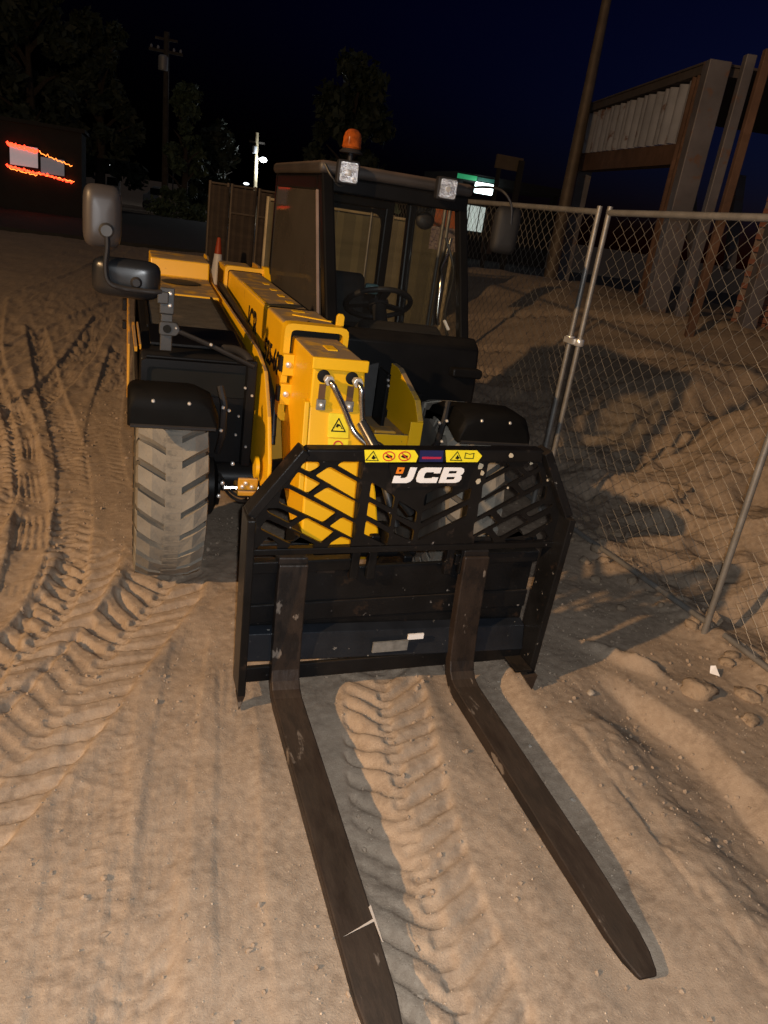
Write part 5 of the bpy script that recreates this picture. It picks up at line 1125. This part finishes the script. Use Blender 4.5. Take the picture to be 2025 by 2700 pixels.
# ---- steel-framed shed with corrugated fascia beyond the bank at the right
RUST = pmat('rusty_steel', (0.12, 0.068, 0.047), 0.8, 0.1, 0.35, 2.5, wear=(0.11, 0.06, 0.04), wthr=0.5, wscale=6)
GREYS = pmat('grey_painted_steel', (0.13, 0.125, 0.145), 0.55, 0.2, 0.25, 2, wear=(0.16, 0.10, 0.08), wthr=0.56, wscale=5)
SHEET = pmat('corrugated_sheet', (0.33, 0.35, 0.42), 0.35, 0.25, 0.2, 2, wear=(0.16, 0.09, 0.07), wthr=0.58, wscale=3)  # bluish tint puts a cool light, not modelled, into the colour
BRICK = pmat('red_brick', (0.20, 0.085, 0.06), 0.9, 0, 0.3, 3)
sd = thing('steel_shed', (8.8, 13.6, 0.5), 'rusty steel shed frame with corrugated fascia behind the mesh fence', 'shed')
A = Vector((10.0, 17.35, 0)); B = Vector((7.74, 10.45, 0)); AB = (B - A); ABl = AB.length; au = AB.normalized(); an = Vector((-au.y, au.x, 0))
if an.dot(CAM - A) < 0: an = -an
def sp_(s, z, o=0.0): q = A + au*s + an*o; return (q.x, q.y, z)
def slab(name, s0, s1, za0, za1, zb0, zb1, o0, o1, mat, par=sd):
    m_ = MB(); m_.add([sp_(s0, za0, o0), sp_(s1, zb0, o0), sp_(s1, zb1, o0), sp_(s0, za1, o0), sp_(s0, za0, o1), sp_(s1, zb0, o1), sp_(s1, zb1, o1), sp_(s0, za1, o1)],
        [(0,1,2,3),(7,6,5,4),(0,4,5,1),(1,5,6,2),(2,6,7,3),(3,7,4,0)]); return build(name, m_, mat, par)
def colm(s, w, d, z1, mat, o=0.0, name='column'):
    m_ = MB(); q = A + au*s + an*o; c = [q - au*w/2 - an*d/2, q + au*w/2 - an*d/2, q + au*w/2 + an*d/2, q - au*w/2 + an*d/2]
    m_.add([(p.x, p.y, 0.1) for p in c] + [(p.x, p.y, z1) for p in c], [(0,3,2,1),(4,5,6,7),(0,1,5,4),(1,2,6,5),(2,3,7,6),(3,0,4,7)]); return build(name, m_, mat, sd, bevel=0.01)
colm(0.0, 0.42, 0.42, 4.35, GREYS)
colm(ABl, 0.30, 0.34, 4.10, RUST); colm(ABl + 0.42, 0.24, 0.30, 4.10, GREYS, 0.1)
for k_ in (-0.10, 0.10): slab('column_flange', ABl + k_ - 0.02, ABl + k_ + 0.02, 0.2, 4.0, 0.2, 4.0, 0.172, 0.22, RUST)
slab('beam', 0.2, ABl - 0.15, 3.10, 3.47, 2.86, 3.14, -0.12, 0.12, RUST)
slab('eaves_board', 0.1, ABl + 0.35, 4.30, 4.44, 3.96, 4.07, -0.25, 0.22, pmat('dark_eaves', (0.06, 0.05, 0.05), 0.9))
slab('roof_slope', 0.1, ABl + 0.4, 4.44, 4.47, 4.07, 4.10, -4.0, 0.24, pmat('dark_eaves', (0.06, 0.05, 0.05), 0.9))
# corrugated sheets, one per bay width
nsh = 6
for k in range(nsh):
    s0 = 0.22 + (ABl - 0.4)*k/nsh; s1 = 0.22 + (ABl - 0.4)*(k+1)/nsh - 0.01; m_ = MB(); n = 24; v = []; f = []
    for i in range(n+1):
        s = s0 + (s1 - s0)*i/n; o = 0.10 + 0.075*math.sin(i/n*2*math.pi*2.5) + 0.004*(k % 2); zt = 4.29 - 0.34*s/ABl; zb = 3.475 - 0.33*s/ABl
        v += [sp_(s, zb, o), sp_(s, zt, o), sp_(s, zb, o - 0.012), sp_(s, zt, o - 0.012)]
    for i in range(n): a_, b_ = 4*i, 4*i+4; f += [(a_, b_, b_+1, a_+1), (a_+2, a_+3, b_+3, b_+2), (a_+1, b_+1, b_+3, a_+3), (a_, a_+2, b_+2, b_)]
    f += [(0, 1, 3, 2), (4*n, 4*n+2, 4*n+3, 4*n+1)]
    m_.add(v, f); build('corrugated_sheet', m_, SHEET, sd, smooth=True)
for (s0, z0, s1, z1) in ((1.5, 3.3, 3.0, 1.6), (4.2, 3.1, 4.9, 1.5)):
    build('brace', MB().bar(sp_(s0, z0, -2.0), sp_(s1, z1, -2.0), 0.16, 0.16), GREYS, sd)
for (s, w, z1, o, m_) in ((ABl + 1.25, 0.13, 4.05, 0.0, GREYS), (ABl + 1.6, 0.2, 3.0, -0.8, GREYS), (ABl + 2.3, 0.1, 3.9, 0.2, RUST)): colm(s, w, w, z1, m_, o, 'post')
bw = thing('brick_wall', (7.9, 8.6, 0.4), 'low dark red brick wall at the right edge behind the fence', 'wall')
brk = MB().box(-0.108, 0.108, -0.05, 0.05, -0.034, 0.034); bt = build('brick', brk, BRICK); BME = bt.data; bpy.data.objects.remove(bt)
w0 = Vector((8.05, 9.05, 0.35)); wd_ = Vector((0.62, -0.785, 0)).normalized(); rzb = math.atan2(wd_.y, wd_.x)
m_ = MB(); q = [w0 + Vector((0, 0, -0.3)), w0 + wd_*2.2 + Vector((0, 0, -0.3))]; nn_ = Vector((wd_.y, -wd_.x, 0))
if nn_.dot(CAM - w0) < 0: nn_ = -nn_
m_.add([p - nn_*o + Vector((0, 0, z)) for o in (0.06, 0.3) for p in q for z in (0, 2.45)], [(0,2,3,1),(4,5,7,6),(0,1,5,4),(2,6,7,3),(1,3,7,5),(0,4,6,2)]); build('mortar_core', m_, pmat('mortar', (0.22, 0.17, 0.15), 0.95), bw)
for r_ in range(27):
    for c_ in range(9):
        o = bpy.data.objects.new('brick', BME); C.objects.link(o); o.parent = bw; o.matrix_parent_inverse = Matrix.Translation(-Vector(bw['_org']))
        p = w0 + wd_*(0.12 + 0.232*c_ + (0.116 if r_ % 2 else 0)) + nn_*random.uniform(-0.012, 0.004) + Vector((0, 0, 0.05 + r_*0.080)); o.location = p; o.rotation_euler = (0, 0, rzb)
tp = thing('utility_pole', (9.3, 16.57, 0.4), 'slim pole rising past the top edge beside the steel shed', 'utility pole'); build('shaft', MB().tube([(9.33, 16.55, 0.2), (9.28, 16.57, 7.5)], [0.17, 0.085], 10), POSTB, tp, smooth=True)
gt = thing('gantry_frame', (10.6, 22.6, 0), 'dim square sign frame on posts between shop and shed', 'frame')
build('sign_board', MB().box(10.15, 11.0, 22.5, 22.58, 3.25, 3.62), pmat('dim_sign', (0.10, 0.075, 0.05), 0.8), gt)
for x in (10.85,): build('post', MB().box(x, x + 0.16, 22.4, 22.5, -0.2, 3.55), DARKW, gt)
build('post', MB().box(10.2, 10.3, 22.4, 22.5, -0.2, 3.25), DARKW, gt)

for o in bpy.data.objects:
    if '_org' in o: del o['_org']
